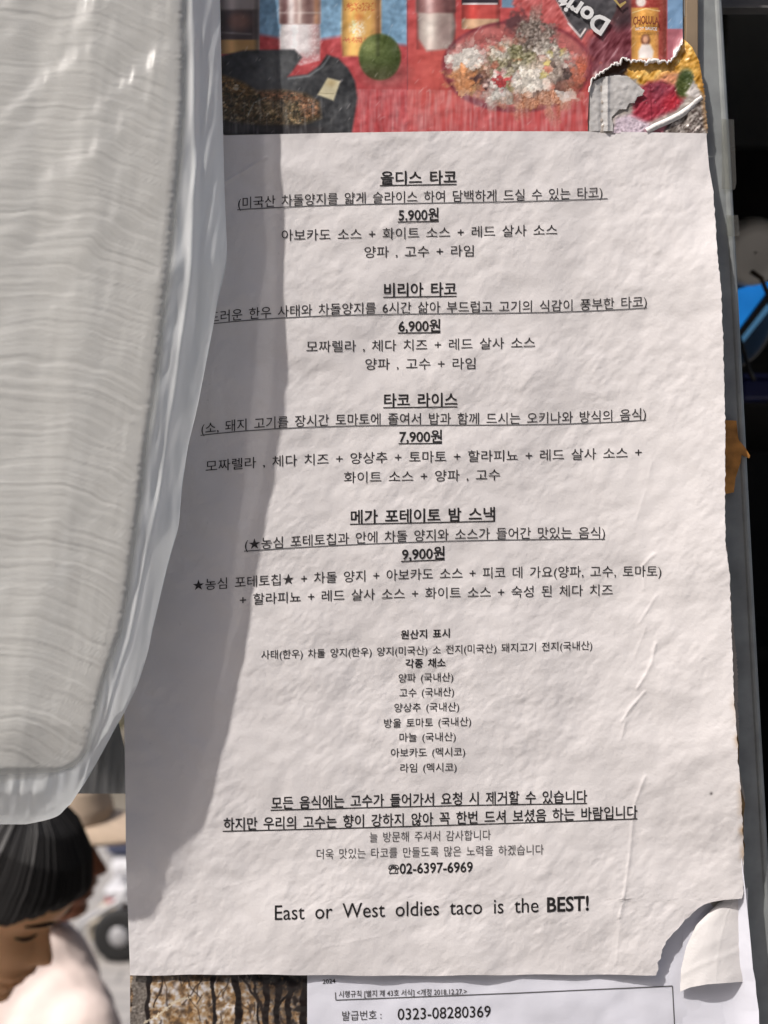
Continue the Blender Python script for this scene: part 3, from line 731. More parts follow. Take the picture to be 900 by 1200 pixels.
# ------------------------------------------------------------------ tree photograph print
def paint_tree(X, Y):
    n0, n1, n2, n3 = (nz(i, X, Y, 40, 20) for i in range(4))
    img = np.zeros(X.shape+(3,))+np.array([190, 176, 160])
    pal = np.array([[96, 78, 62], [150, 118, 84], [184, 158, 126], [204, 192, 178], [222, 218, 218]], float)
    t = np.clip(2.0+.95*n2+.45*n1+.5*n3, 0, 3.999); k0 = t.astype(int); f_ = (t-k0)[..., None]
    img = pal[k0]*(1-f_)+pal[k0+1]*f_
    r = np.random.default_rng(33)
    for k in range(190):
        x0, y0, q = 150+r.random()*215, 1138+r.random()*70, 1.2+2.6*r.random()
        c_ = [[236, 234, 238], [110, 84, 56], [168, 128, 78], [70, 56, 46]][r.integers(0, 4)]
        img = mixc(img, np.exp(-(((X-x0)**2+(Y-y0)**2)/q**2))*.7, c_)
    for k in range(26):
        r = np.random.default_rng(700+k); x0, y0 = 170+r.random()*190, 1130+r.random()*75; a = r.random()*1.6+.8; L = 12+r.random()*30
        img = mixc(img, line_mask(X+n3*2.0, Y, [(x0, y0), (x0+L*math.cos(a)*(1 if k % 2 else -1), y0+L*math.sin(a))], .8+1.2*r.random(), 1.4)*.75, [58, 46, 40])
    img = mixc(img, sm(285, 345, X)*np.clip(.5+.4*n2, 0, 1), [48, 40, 36])
    img = mixc(img, (sm(255, 330, X)*sm(1178, 1150, Y-.25*(X-330)*0)+sm(1152, 1148, Y)*sm(180, 200, X)*.6)*np.clip(.75+.3*n1, 0, 1), [26, 20, 18])
    def trunk(pts, wd, c, s=1.2):
        nonlocal img
        img = mixc(img, line_mask(X+n3*1.6+n1*.25, Y, pts, wd, s), c)
    trunk([(163, 1100), (162, 1300)], 21, [128, 120, 112]); m = line_mask(X, Y, [(163, 1100), (162, 1300)], 20); img += (m*(n1*16))[..., None]
    trunk([(174, 1100), (173, 1300)], 5, [38, 30, 28])
    trunk([(182, 1180), (190, 1150), (196, 1120)], 2.2, [70, 56, 46])
    for x, w_, dx in [(250, 4, 1), (277, 8.5, 1), (311, 7, 1), (324, 6, 0), (331, 4, -6), (346, 6, -8), (357, 9, 1), (296, 3, 8)]:
        trunk([(x, 1110), (x+dx, 1200), (x+dx*2, 1300)], w_, [30, 22, 20])
    trunk([(262, 1100), (300, 1168), (312, 1192)], 3, [40, 30, 26]); trunk([(345, 1160), (327, 1178), (324, 1200)], 4, [28, 22, 20])
    img = mixc(img, line_mask(X+n1, Y+n0*.8, [(170, 1198), (180, 1193), (190, 1186), (202, 1176), (212, 1171), (224, 1169)], 2.4, 1), [226, 212, 186])
    return lin(np.clip(img, 16, 250))
X, Y = np.meshgrid(np.arange(152.5, 362.5, .9), np.arange(1095, 1420, .9))
ht = 0.0008+0.00015*samp(wr, X % 990, Y % 590)
me = grid_mesh('tree_photo', Wa(X, Y, ht), True, flip=True); set_col(me, paint_tree(X, Y)*.82)
tag(link('tree_photo', me, M_print), 'photo print of autumn trees with dark trunks below the menu corner', 'photo')

# ------------------------------------------------------------------ permit sheet
X, Y = np.meshgrid(np.arange(360, 886.5, 3.0), np.arange(1040, 1700, 3.0))
wr3 = fftnoise((800, 1000), 30, 160, seed=41, beta=1)
def h_permit(px, py):
    px = np.asarray(px, float); py = np.asarray(py, float)
    return 0.0019+0.00022*samp(wr3, px, (py-1000)+20)
X = np.minimum(X, np.interp(Y, [1040, 1120, 1160, 1190, 1210, 1700], [874, 878, 883, 888, 888, 900])+.9*np.interp(Y*3 % 1900, np.arange(2000), jag))
permit = empty('permit_sheet', W(600, 1700, .001), 'white official permit sheet below the menu with registration number', 'document')
part('paper', grid_mesh('paper', Wa(X, Y, h_permit(X, Y)), True, flip=True), M_permit, permit)
text_line('form_number_text', '시행규칙 [별지 제 43호 서식] <개정 2018.12.27.>', [(397, 1168.5), (547, 1165)], 8.6, h_permit, permit, M_greyink, bold=.006, wordsp=1.0)
text_line('number_label_text', '발급번호 :', [(401, 1195.5), (447, 1194)], 12.5, h_permit, permit, M_greyink, wordsp=1.0)
text_line('number_text', '0323-08280369', [(466, 1195.5), (575, 1192)], 19, h_permit, permit, M_ink, wordsp=1.0, bold=.004)
text_line('year_text', '2024', [(378, 1153), (393, 1152)], 7, h_permit, permit, M_ink, bold=.01)
text_line('expiry_label_text', '등록번호 :', [(401, 1226), (447, 1224)], 12.5, h_permit, permit, M_greyink, wordsp=1.0) if False else None
def ink_line(name, pts, th, hf, root, m):
    V, F = [], []
    for (xa, ya), (xb, yb_) in zip(pts[:-1], pts[1:]):
        L = math.hypot(xb-xa, yb_-ya); nx, ny = -(yb_-ya)/L*th/2, (xb-xa)/L*th/2
        n = max(2, int(L/4)); b = len(V)
        for i in range(n+1):
            t = i/n; x, y = xa+(xb-xa)*t, ya+(yb_-ya)*t
            for s in (1, -1):
                V.append(W(x+nx*s, y+ny*s, float(hf(np.array([x]), np.array([y]))[0])+.0002))
        for i in range(n): F.append((b+2*i, b+2*i+2, b+2*i+3, b+2*i+1))
    return part(name, mesh_from(name, V, F), m, root)
ink_line('form_border', [(393, 1163), (393.5, 1172), (600, 1164), (788, 1155.5), (792.5, 1240), (800, 1420)], 1.2, h_permit, permit, M_lineink)
# stack of older papers whose edges show on the right of the menu
stack = empty('paper_stack', W(860, 1180, 0), 'ragged brown-edged old papers sticking out behind the right edge of the menu', 'papers')
def ragged(name, ptsR, xl, d, m, seed, pw=1.5):
    ys = np.arange(ptsR[0][1], ptsR[-1][1], 1.5)
    r = np.random.default_rng(seed)
    j = np.interp(ys*2.3+seed*50, np.arange(2000), jag)
    xr = np.interp(ys, [p[1] for p in ptsR], [p[0] for p in ptsR])+j*.55
    t = np.linspace(0, 1, 7)[None, :]
    X = xl+(xr[:, None]-xl)*t; Y = np.repeat(ys[:, None], 7, 1)
    hd = d*(.2+.8*t**pw)+0*Y+.0004*np.sin(Y/23+seed)
    part(name, grid_mesh(name, Wa(X, Y, hd), True, flip=True), m, stack)
M_cream = mat('cream_old_paper', (0.62, 0.55, 0.46), 0.8, noise=(70, .25, 4))
M_burnt = mat('brown_stained_paper', (0.30, 0.19, 0.09), 0.8, noise=(90, .45, 5))
ragged('old_sheet', [(852, 640), (858, 720), (864, 780), (865, 830), (866, 858), (864, 880), (866, 900), (873, 935), (872, 945), (871, 1000), (873, 1060), (873, 1100)], 800, .0040, M_oldpaper, 1)
ragged('stained_sheet', [(846, 600), (852, 690), (858, 770), (862, 850), (866, 872), (865, 900), (868, 925), (873, 942), (871, 955), (871, 985), (873, 990), (871, 1000), (870, 1010)], 800, .0048, M_burnt, 2)
ragged('white_sheet', [(868, 1000), (873, 1040), (876, 1070), (879, 1100), (882, 1135), (885, 1150), (886, 1165), (889, 1185), (890, 1230), (892, 1420)], 800, .0105, M_permit, 3, 6)

# ------------------------------------------------------------------ the menu
NH, NW = 1100, 820
f1 = fftnoise((NH, NW), 8.5, 38, ang=-0.75, stretch=1.5, seed=51, beta=.6)
f2 = fftnoise((NH, NW), 4, 14, ang=-0.75, stretch=1.5, seed=52, beta=.4)
f3 = fftnoise((NH, NW), 60, 400, seed=53, beta=1.2)
f4 = fftnoise((NH, NW), 22, 110, seed=55, beta=.8)
amp = 1+.25*fftnoise((NH, NW), 60, 300, seed=54, beta=1)
FX, FY = np.meshgrid(np.arange(NW)+100.0, np.arange(NH)+100.0)
REL = 0.000043*f1*amp+0.000018*f2*amp+0.00050*f3+0.00013*f4
def crease(pts, a, wd, asym=1.5):
    global REL
    d = np.full(FX.shape, 1e9); sgn = np.zeros(FX.shape)
    for (x1, y1), (x2, y2) in zip(pts[:-1], pts[1:]):
        dx, dy = x2-x1, y2-y1; L = dx*dx+dy*dy
        t = np.clip(((FX-x1)*dx+(FY-y1)*dy)/L, 0, 1)
        dd = np.hypot(FX-x1-t*dx, FY-y1-t*dy); s = np.sign((FX-x1)*dy-(FY-y1)*dx)
        u = dd < d; d = np.where(u, dd, d); sgn = np.where(u, s, sgn)
    REL = REL+a*np.exp(-np.where(sgn > 0, d/wd, d/(wd*asym)))
for pts, a in [([(749, 730), (758, 716), (768, 700)], .0006), ([(744, 768), (752, 748), (757, 735)], .0004), ([(747, 806), (756, 792), (763, 778), (768, 755)], .0009),
               ([(729, 845), (740, 828), (755, 811)], .0010), ([(728, 866), (733, 845)], .0006), ([(752, 665), (760, 655), (766, 650)], .0008), ([(754, 690), (756, 665)], .0004),
               ([(741, 958), (744, 942), (751, 922), (756, 910)], .0008), ([(726, 1075), (733, 1040), (738, 1000), (742, 955)], .0008), ([(722, 1130), (727, 1075)], .0003),
               ([(745, 610), (752, 590), (756, 575)], .0003), ([(760, 560), (764, 540)], .0003), ([(262, 214), (285, 201), (312, 184)], .0010), ([(480, 984), (500, 980)], .0002),
               ([(262, 1040), (300, 1030)], .0002), ([(380, 1110), (440, 1098)], .0002)]:
    crease(pts, a*.62, 1.15)
# dog-eared tape corner up on the left: calmer relief left of the fold
def h_menu(px, py):
    px = np.asarray(px, float); py = np.asarray(py, float)
    h = 0.0023+0*px
    h = h+0.0135*np.clip((px-640)/215, 0, 1.2)**2.2*sm(150, 340, py)*(1-.66*sm(880, 1055, py))
    h = h+0.0020*sm(960, 1143, py)*(0.35+0.65*sm(160, 420, px))*(1+.22*np.sin(px/38.0)+.15*np.sin(px/17.0+1))
    h = h+samp(REL, px-100, py-100)
    return h
L_y = [150, 600, 870, 930, 1000, 1060, 1143]; L_x = [142, 143.5, 146, 147, 147.5, 149.5, 152.5]
R_y = [153, 158, 195, 225, 300, 337, 387, 495, 600, 640, 673, 758, 815, 871, 894, 923, 996, 1048, 1053, 1055, 1057, 1060, 1065, 1072, 1080, 1087, 1095, 1103, 1111, 1127, 1143]
R_x = [828, 828, 831, 836, 841, 845, 847, 850, 849.5, 850.5, 855, 858, 860, 864, 865, 868, 871.5, 871, 869, 846, 834, 824, 817, 809, 802, 795, 787, 781, 777, 772.5, 770]
vy = np.concatenate([np.arange(153, 1046, 1.35), np.arange(1046, 1070, .7), np.arange(1070, 1143.2, 1.3)])
NC = 540
xl = np.interp(vy, L_y, L_x); xr = np.interp(vy, R_y, R_x)
xr = xr+.35*np.interp(vy*.45 % 1900, np.arange(2000), jag)*sm(200, 260, vy)*(1+1.0*sm(1050, 1056, vy))
u = np.linspace(0, 1, NC)[None, :]
X = xl[:, None]+(xr-xl)[:, None]*u
Y = np.repeat(vy[:, None], NC, 1)+ (1-sm(153, 220, vy))[:, None]*np.interp(X, [140, 265, 400, 530, 700, 828], [6, 5.5, 2.6, .6, 1.0, 3.2])
Y = Y+sm(1100, 1143, vy)[:, None]*(.7*np.sin(X/60)+.4*np.sin(X/13))
me = grid_mesh('menu_paper', Wa(X, Y, h_menu(X, Y)), True, flip=True)
stn = np.zeros(X.shape+(3,))+np.array([0.675, 0.65, 0.645])
ns1 = fftnoise((NH, NW), 30, 200, seed=61, beta=1); ns2 = fftnoise((NH, NW), 5, 20, seed=62, beta=.5)
stn *= (1+.012*samp(ns1, X-100, Y-100))[..., None]
stn = np.where((samp(ns2, X-100, Y-100) > 3.0)[..., None], stn*.9, stn)
edge = np.clip(1-(xr[:, None]-X)/7, 0, 1)*sm(800, 860, Y)*sm(1030, 990, Y)*np.clip(.35+.5*samp(f4, X-100, Y-100), 0, 1)
stn = mixc(stn, edge*.85, [.42, .27, .12])
stn = mixc(stn, np.exp(-np.hypot((X-833.5), (Y-930)*1.0)**2/3.0), [.05, .04, .04])
set_col(me, stn)
menu = empty('menu_sheet', W(500, 1143, .003), 'large crinkled white paper menu in Korean with five underlined headings', 'menu')
tag(menu, 'large crinkled white paper taco menu with black Korean lettering')
part('paper', me, M_paper, menu)
# rolled corner torn loose at the lower right
rows = []
for t in np.linspace(0, 1, 40):
    row = []
    for s in np.linspace(0, 1, 44):
        top = (np.interp(s, [0, .3, .7, 1], [876, 868, 852, 842]), np.interp(s, [0, .3, .7, 1], [1040, 1048, 1054, 1058]))
        bot = (np.interp(s, [0, 1], [877, 797]), np.interp(s, [0, .25, .6, .85, 1], [1150, 1151.5, 1153.5, 1157, 1162]))
        x = top[0]+(bot[0]-top[0])*t; 
        # left edge bows
        lx = np.interp(t, [0, .25, .5, .75, 1], [842, 816, 804, 798, 797]); x = 876.5+(lx-876.5)*s if t > 0 else top[0]
        y = top[1]+(bot[1]-top[1])*t
        d = .0036+.0055*math.sin(math.pi*min(1, s*1.0))**.8*(.35+.65*t)*(1-.25*s)
        d += float(samp(REL, np.array([x-100+60]), np.array([y-100-300]))[0])*.9
        d += .0005*math.sin(9*s+3*t)*s*(1-s)+.0002*math.exp(-((t-.62-.2*s)/.03)**2)
        d += .00012*math.exp(-((s-.42-.05*t)/.02)**2)
        row.append(W(x, y, d))
    rows.append(row)
cm = grid_mesh('curled_corner', np.array(rows), True); set_col(cm, np.zeros((40, 44, 3))+np.array([.70, .68, .67]))
part('curled_corner', cm, M_paper, menu)

B = .016
U = (1.8, 1.0, 0); UB = (1.9, 1.15, 0)
LINES = [
 ('heading_text', '올디스 타코', [(446, 215.5), (535, 214)], 17.2, B, UB),
 ('description_text', '(미국산 차돌양지를 얇게 슬라이스 하여 담백하게 드실 수 있는 타코)', [(279, 244), (330, 241), (510, 236), (706, 231)], 15.0, 0, (1.8, 1.0, 6)),
 ('price_text', '5.900원', [(467, 258.2), (514, 257.4)], 16.5, B, UB),
 ('ingredient_text', '아보카도 소스 + 화이트 소스 + 레드 살사 소스', [(330, 281.5), (500, 278.5), (653, 275.0)], 14.8, 0, None),
 ('ingredient_text', '양파 , 고수 + 라임', [(427, 301.2), (555, 299.6)], 14.8, 0, None),
 ('heading_text', '비리아 타코', [(450, 346.4), (535, 345.2)], 17.2, B, UB),
 ('description_text', '(부드러운 한우 사태와 차돌양지를 6시간 삶아 부드럽고 고기의 식감이 풍부한 타코)', [(226, 381), (253, 376.5), (320, 371), (480, 367), (620, 364), (758, 359)], 15.0, 0, U),
 ('price_text', '6,900원', [(467, 388.3), (516, 387.8)], 16.5, B, UB),
 ('ingredient_text', '모짜렐라 , 체다 치즈 + 레드 살사 소스', [(359, 412), (490, 410), (627, 407)], 14.8, 0, None),
 ('ingredient_text', '양파 , 고수 + 라임', [(428, 432.5), (557, 431.6)], 14.8, 0, None),
 ('heading_text', '타코 라이스', [(450, 475.8), (536, 474.8)], 17.2, B, UB),
 ('description_text', '(소, 돼지 고기를 장시간 토마토에 졸여서 밥과 함께 드시는 오키나와 방식의 음식)', [(236, 508.5), (330, 499.7), (480, 497.3), (620, 495.3), (757, 490.5)], 15.0, 0, U),
 ('price_text', '7,900원', [(468, 518), (518, 517.6)], 16.5, B, UB),
 ('ingredient_text', '모짜렐라 , 체다 치즈 + 양상추 + 토마토 + 할라피뇨 + 레드 살사 소스 +', [(241, 552.5), (320, 546.5), (480, 541.3), (640, 539), (752, 535.5)], 14.8, 0, None),
 ('ingredient_text', '화이트 소스 + 양파 , 고수', [(403, 565.4), (586, 562)], 14.8, 0, None),
 ('heading_text', '메가 포테이토 밤 스낵', [(411, 612.4), (580, 608.8)], 17.2, B, UB),
 ('description_text', '(★농심 포테토칩과 안에 차돌 양지와 소스가 들어간 맛있는 음식)', [(287, 644), (387, 638), (480, 633.4), (600, 631), (709, 630)], 15.0, 0, U),
 ('price_text', '9,900원', [(471, 656), (521, 654)], 16.5, B, UB),
 ('ingredient_text', '★농심 포테토칩★ + 차돌 양지 + 아보카도 소스 + 피코 데 가요(양파, 고수, 토마토)', [(226, 692.3), (270, 688), (337, 685), (423, 681.5), (480, 678.2), (613, 676.6), (775, 675)], 14.8, 0, None),
 ('ingredient_text', '+ 할라피뇨 + 레드 살사 소스 + 화이트 소스 + 숙성 된 체다 치즈', [(281, 709), (397, 703.5), (540, 700.2), (718, 697)], 14.8, 0, None),
 ('origin_heading_text', '원산지 표시', [(469.5, 748.4), (527, 746.4)], 11.6, B, None),
 ('origin_text', '사태(한우) 차돌 양지(한우) 양지(미국산) 소 전지(미국산) 돼지고기 전지(국내산)', [(306, 772.0), (498, 766.5), (694, 760.7)], 11.6, .003, None),
 ('origin_heading_text', '각종 채소', [(475, 782.2), (522, 780.8)], 11.6, B, None),
 ('origin_text', '양파 (국내산)', [(467, 799.3), (531, 797.8)], 11.6, .003, None),
 ('origin_text', '고수 (국내산)', [(468, 816.5), (532, 815)], 11.6, .003, None),
 ('origin_text', '양상추 (국내산)', [(462, 834), (538, 832.6)], 11.6, .003, None),
 ('origin_text', '방울 토마토 (국내산)', [(450, 852.2), (552, 849.8)], 11.6, .003, None),
 ('origin_text', '마늘 (국내산)', [(468, 868.8), (534, 867.6)], 11.6, .003, None),
 ('origin_text', '아보카도 (멕시코)', [(458, 886.8), (545, 885.4)], 11.6, .003, None),
 ('origin_text', '라임 (멕시코)', [(469, 904.6), (535, 903.4)], 11.6, .003, None),
 ('notice_text', '모든 음식에는 고수가 들어가서 요청 시 제거할 수 있습니다', [(318, 947.6), (510, 942.7), (688, 939.6)], 16.2, .010, UB),
 ('notice_text', '하지만 우리의 고수는 향이 강하지 않아 꼭 한번 드셔 보셨음 하는 바람입니다', [(262, 972.2), (510, 965.6), (747, 957.6)], 16.2, .010, UB),
 ('thanks_text', '늘 방문해 주셔서 감사합니다', [(433, 986.4), (575, 983.6)], 13.4, -.004, None),
 ('thanks_text', '더욱 맛있는 타코를 만들도록 많은 노력을 하겠습니다', [(371, 1006.2), (637, 1000.7)], 13.4, -.004, None),
 ('phone_text', '☏02-6397-6969', [(455, 1024.4), (554, 1022)], 17.0, B, None),
 ('slogan_text', 'East or West oldies taco is the', [(322, 1078.6), (631, 1069.4)], 25.0, 0, None),
 ('slogan_text', 'BEST!', [(641, 1069.0), (690, 1067.0)], 24.0, .022, None),
]
for nm, body, pts, size, bold, und in LINES:
    mm = M_greyink if nm == 'thanks_text' else (M_thinink if bold < .005 and nm != 'slogan_text' else M_ink)
    text_line(nm, body, pts, size, h_menu, menu, mm, bold, 1.55 if nm != 'slogan_text' else 1.9, und)
bpy.data.objects.remove(TXO)

# ------------------------------------------------------------------ tapes on the post
tag(link('rusty_tape', (lambda pts: flat_poly('rusty_tape', pts, -.0008, .0012))([(846, 492), (863, 493), (865, 512), (866, 516), (873, 524), (879, 534), (878, 537), (869, 533), (868, 542), (862, 560), (860, 577), (850, 579), (846, 560)]), M_rust),
    'rusty orange brown scrap of tape on the post beside the menu', 'tape')
def clear_mat():
    m = bpy.data.materials.new('clear_tape'); m.use_nodes = True; n = m.node_tree
    n.nodes.remove(n.nodes['Principled BSDF']); out = n.nodes['Material Output']
    t = n.nodes.new('ShaderNodeBsdfTransparent'); t.inputs[0].default_value = (.92, .92, .9, 1)
    g = n.nodes.new('ShaderNodeBsdfGlossy'); g.inputs['Roughness'].default_value = .25
    d = n.nodes.new('ShaderNodeBsdfDiffuse'); d.inputs[0].default_value = (.6, .6, .58, 1)
    m1 = n.nodes.new('ShaderNodeMixShader'); m1.inputs[0].default_value = .5
    m2 = n.nodes.new('ShaderNodeMixShader'); m2.inputs[0].default_value = .09
    n.links.new(d.outputs[0], m1.inputs[1]); n.links.new(g.outputs[0], m1.inputs[2])
    n.links.new(t.outputs[0], m2.inputs[1]); n.links.new(m1.outputs[0], m2.inputs[2]); n.links.new(m2.outputs[0], out.inputs[0])
    return m
M_clear = clear_mat()
tag(link('clear_tape', flat_poly('ct', [(846, 139), (860, 140), (863, 215), (861, 222), (846, 221)], -.0015, .0006), M_clear), 'long clear tape strip sticking out past the post edge', 'tape')
tag(link('clear_tape', flat_poly('ct', [(851, 252), (865, 252), (867, 276), (852, 277)], -.0015, .0006), M_clear), 'short clear tape scrap on the post beside the grey lampshade', 'tape')

# ------------------------------------------------------------------ rail the bags hang from
rail = empty('hanging_rail', W(160, -330, .0), 'steel rail fixed to the board that the plastic bags hang from', 'rail')
ry = -330
part('rod', tube_me('rod', [W(x, ry, .04) for x in (-420, -200, 0, 200, 260)], .005), M_steel, rail)
part('rod', tube_me('rod', [(W(x, ry, 0)[0]*1.3, .085, W(x, ry, 0)[2]+.02) for x in (-420, -200, 0, 160, 260)], .005), M_steel, rail)
part('bracket', box_me('b', W(200, 0)[0], W(230, 0)[0], -.048, .0, W(0, ry+18)[2], W(0, ry-18)[2], bev=.002), M_steel, rail)
part('bracket', box_me('b', W(200, 0)[0]-.06, W(230, 0)[0]-.05, .0185, .092, W(0, ry+18)[2], W(0, ry-60)[2], bev=.002), M_steel, rail)

# ------------------------------------------------------------------ plastic bag with paper towels
def film_mat(name, col, attr=None, alpha=.7, rough=.36):
    m = bpy.data.materials.new(name); m.use_nodes = True; n = m.node_tree
    n.nodes.remove(n.nodes['Principled BSDF']); out = n.nodes['Material Output']
    t = n.nodes.new('ShaderNodeBsdfTransparent')
    d = n.nodes.new('ShaderNodeBsdfDiffuse'); d.inputs[0].default_value = (*col, 1)
    tr = n.nodes.new('ShaderNodeBsdfTranslucent'); tr.inputs[0].default_value = (*col, 1)
    g = n.nodes.new('ShaderNodeBsdfGlossy'); g.inputs['Roughness'].default_value = rough
    m1 = n.nodes.new('ShaderNodeMixShader'); m1.inputs[0].default_value = .42
    n.links.new(d.outputs[0], m1.inputs[1]); n.links.new(tr.outputs[0], m1.inputs[2])
    m2 = n.nodes.new('ShaderNodeMixShader')
    if attr:
        a = n.nodes.new('ShaderNodeAttribute'); a.attribute_name = attr
        n.links.new(a.outputs['Fac'], m2.inputs[0])
    else: m2.inputs[0].default_value = alpha
    n.links.new(t.outputs[0], m2.inputs[1]); n.links.new(m1.outputs[0], m2.inputs[2])
    m3 = n.nodes.new('ShaderNodeMixShader'); m3.inputs[0].default_value = .035
    n.links.new(m2.outputs[0], m3.inputs[1]); n.links.new(g.outputs[0], m3.inputs[2])
    tc = n.nodes.new('ShaderNodeTexCoord'); nt_ = n.nodes.new('ShaderNodeTexNoise'); nt_.inputs['Scale'].default_value = 45; nt_.inputs['Detail'].default_value = 4
    n.links.new(tc.outputs['Object'], nt_.inputs['Vector'])
    b = n.nodes.new('ShaderNodeBump'); b.inputs['Strength'].default_value = .3; b.inputs['Distance'].default_value = .002
    n.links.new(nt_.outputs['Fac'], b.inputs['Height'])
    for s_ in (d, g): n.links.new(b.outputs[0], s_.inputs['Normal'])
    n.links.new(m3.outputs[0], out.inputs[0])
    return m
BY = [-250, -120, 0, 80, 160, 233, 290, 303, 318, 353, 400, 433, 480, 523, 560, 583, 605, 617, 650, 690, 733, 767, 807, 830, 850, 887, 905, 923, 947, 960, 966]
BX = [235, 252, 258, 259.5, 261.5, 263.5, 266, 267, 264, 255, 247, 240, 231, 220, 215, 212, 210.5, 210, 200, 190, 180, 173, 160, 149, 137, 117, 107, 97, 77, 66, 30]
TY = [-260, 0, 130, 180, 230, 300, 350, 400, 460, 520, 590, 640, 700, 740, 760, 800, 850, 880, 900, 912, 916]
TXr = [223, 223, 222, 218, 213, 207, 200, 195, 188, 178, 170, 163, 155, 148, 140, 126, 114, 108, 92, 55, 10]
CX = -60.0
def ring_d(c, half, th, p=.62):
    return c+half*np.sign(np.sin(th))*np.abs(np.sin(th))**p
bag = empty('plastic_bag', W(CX, 966, .04), 'translucent white plastic bag full of paper towels hanging at the left', 'bag')
ys = np.concatenate([np.linspace(-250, 940, 300), np.linspace(943, 966, 16)])
bxr = np.interp(ys, BY, BX); _p = np.pad(bxr, 6, mode='reflect', reflect_type='odd'); bxr = np.convolve(_p, np.hanning(15)[1:-1]/np.hanning(15)[1:-1].sum(), 'valid')
th = np.concatenate([np.linspace(-math.pi/2, -.05, 30)[:-1], np.linspace(-.05, .8, 60)[:-1], np.linspace(.8, math.pi/2, 60)])
th = np.concatenate([th, math.pi-th[::-1][1:-1]])
TH, YY = np.meshgrid(th, ys)
HALF = np.interp(YY, [-250, -100, 100, 600, 850, 930, 966], [14, 20, 23, 24, 23, 16, 3])*.001
ca = np.cos(TH)
Xb = CX+(bxr[:, None]-CX)*np.sign(ca)*np.abs(ca)**.55
tx_ = np.sign(ca)*np.abs(ca)**.55
Db = .027+np.sign(np.sin(TH))*HALF*(1-np.abs(tx_)**np.where(np.sin(TH) > 0, 5, 5))
bn = fftnoise((1400, 1400), 10, 60, ang=math.pi/2+.12, stretch=7, seed=71, beta=.6)
bn2 = fftnoise((1400, 1400), 30, 160, ang=-.75, stretch=4, seed=72, beta=.8)
Db = Db+.00035*samp(bn, Xb+500, YY+300)*sm(.0, .12, np.sin(TH))+.0006*samp(bn2, Xb+500, YY+300)*sm(.1, .3, np.sin(TH))*(1-.9*sm(bxr[:, None]-75, bxr[:, None]-35, Xb))
fold = np.interp(YY, [-250, 0, 200, 330, 400, 480, 560, 650, 750, 850, 930], [222, 226, 229, 223, 213, 202, 190, 172, 152, 122, 90])
Db = Db+.0016*np.exp(-((Xb-fold)/4.6)**2)*(np.sin(TH) > 0)*sm(960, 900, YY)
al = np.where(np.sin(TH) > 0, .16, .85)
edge_al = sm(-9, 3, Xb-np.interp(YY, TY, TXr))*.83+.12
al = np.where(np.sin(TH) > -.05, np.maximum(edge_al, al), al)
al = np.maximum(al, .8*sm(898, 925, YY+.05*Xb))
me = grid_mesh('film', Wa(Xb, YY, Db), True, wrap=True)
fa = me.attributes.new('alpha', 'FLOAT', 'POINT'); fa.data.foreach_set('value', np.clip(al, 0, 1).astype(np.float32).ravel())
part('film', me, film_mat('clear_white_film', (.84, .87, .88), 'alpha'), bag)
for hx in (150, -270):
    pts = []
    rows = []
    for (x, y, d, wd) in [(hx-4, -225, .03, 60), (hx-2, -262, .038, 36), (hx, -300, .045, 30), (hx, -330, .0462, 28), (hx, -345, .042, 28), (hx, -346, .036, 28), (hx, -330, .033, 28), (hx, -290, .03, 32), (hx, -225, .022, 60)]:
        rows.append([W(x-wd/2, y, d), W(x, y, d+.0006), W(x+wd/2, y, d)])
    part('handle', grid_mesh('handle', np.array(rows), True), film_mat('handle_film', (.72, .76, .78), None, .75), bag)

# the towels: a soft block of folded layers
ys = np.linspace(-260, 916, 620)
txr = np.interp(ys, TY, TXr); _p = np.pad(txr, 12, mode='reflect', reflect_type='odd'); txr = np.convolve(_p, np.hanning(27)[1:-1]/np.hanning(27)[1:-1].sum(), 'valid')
rag = .5*np.interp((ys+300)*.6, np.arange(2000), jag)
th = np.concatenate([np.linspace(-math.pi/2, -.2, 12)[:-1], np.linspace(-.2, .42, 110)[:-1], np.linspace(.42, math.pi/2, 150), np.linspace(math.pi/2, math.pi+.2, 60)[1:], np.linspace(math.pi+.2, 1.5*math.pi, 12)[1:-1]])
TH, YY = np.meshgrid(th, ys); ca = np.cos(TH)
Xt = CX+((txr+rag)[:, None]-CX)*np.sign(ca)*np.abs(ca)**.5
HALF = np.interp(YY, [-260, 100, 600, 850, 900, 916], [12, 13, 14, 13, 10, 4])*.001
tx_ = np.sign(ca)*np.abs(ca)**.5
Dt = .0245+np.sign(np.sin(TH))*HALF*(1-np.abs(tx_)**60)
kx = np.interp(YY, [-260, 250, 600, 800, 916], [118, 108, 72, 26, 10])
sag = .30*np.clip(Xt-kx, 0, None)+.0006*np.clip(Xt-kx, 0, None)**2
PH = YY-sag+2.2*samp(bn2, Xt+500, YY+300)
r1 = fftnoise((4000, 64), 6.5, 30, seed=81, beta=.3)          # layer profile, slowly changing along the layer
r2 = fftnoise((4000, 64), 22, 110, seed=82, beta=.6)
U_ = (Xt+400)/18.0
lay = samp(r1, U_, (PH+400)*2.6)*.000062+samp(r2, U_*.6, (PH+400)*2.6)*.00009
lay = lay*sm(.0, .1, np.sin(TH))*(1-.9*sm(.86, .97, np.abs(tx_)))
Dt = Dt+lay+.0014*np.exp(-((Xt-kx)/26)**2)-.0014*np.exp(-((Xt-45)/22)**2)*sm(600, 100, YY)
tow = grid_mesh('towels', Wa(Xt, YY, Dt), True, wrap=True)
M_tow = mat('white_tissue', (.49, .485, .46), .9, spec=.1, bump=(400, .3, .0005))
towel = link('paper_towels', tow, M_tow); tag(towel, 'thick stack of folded white paper towels inside the hanging bag', 'paper towels')

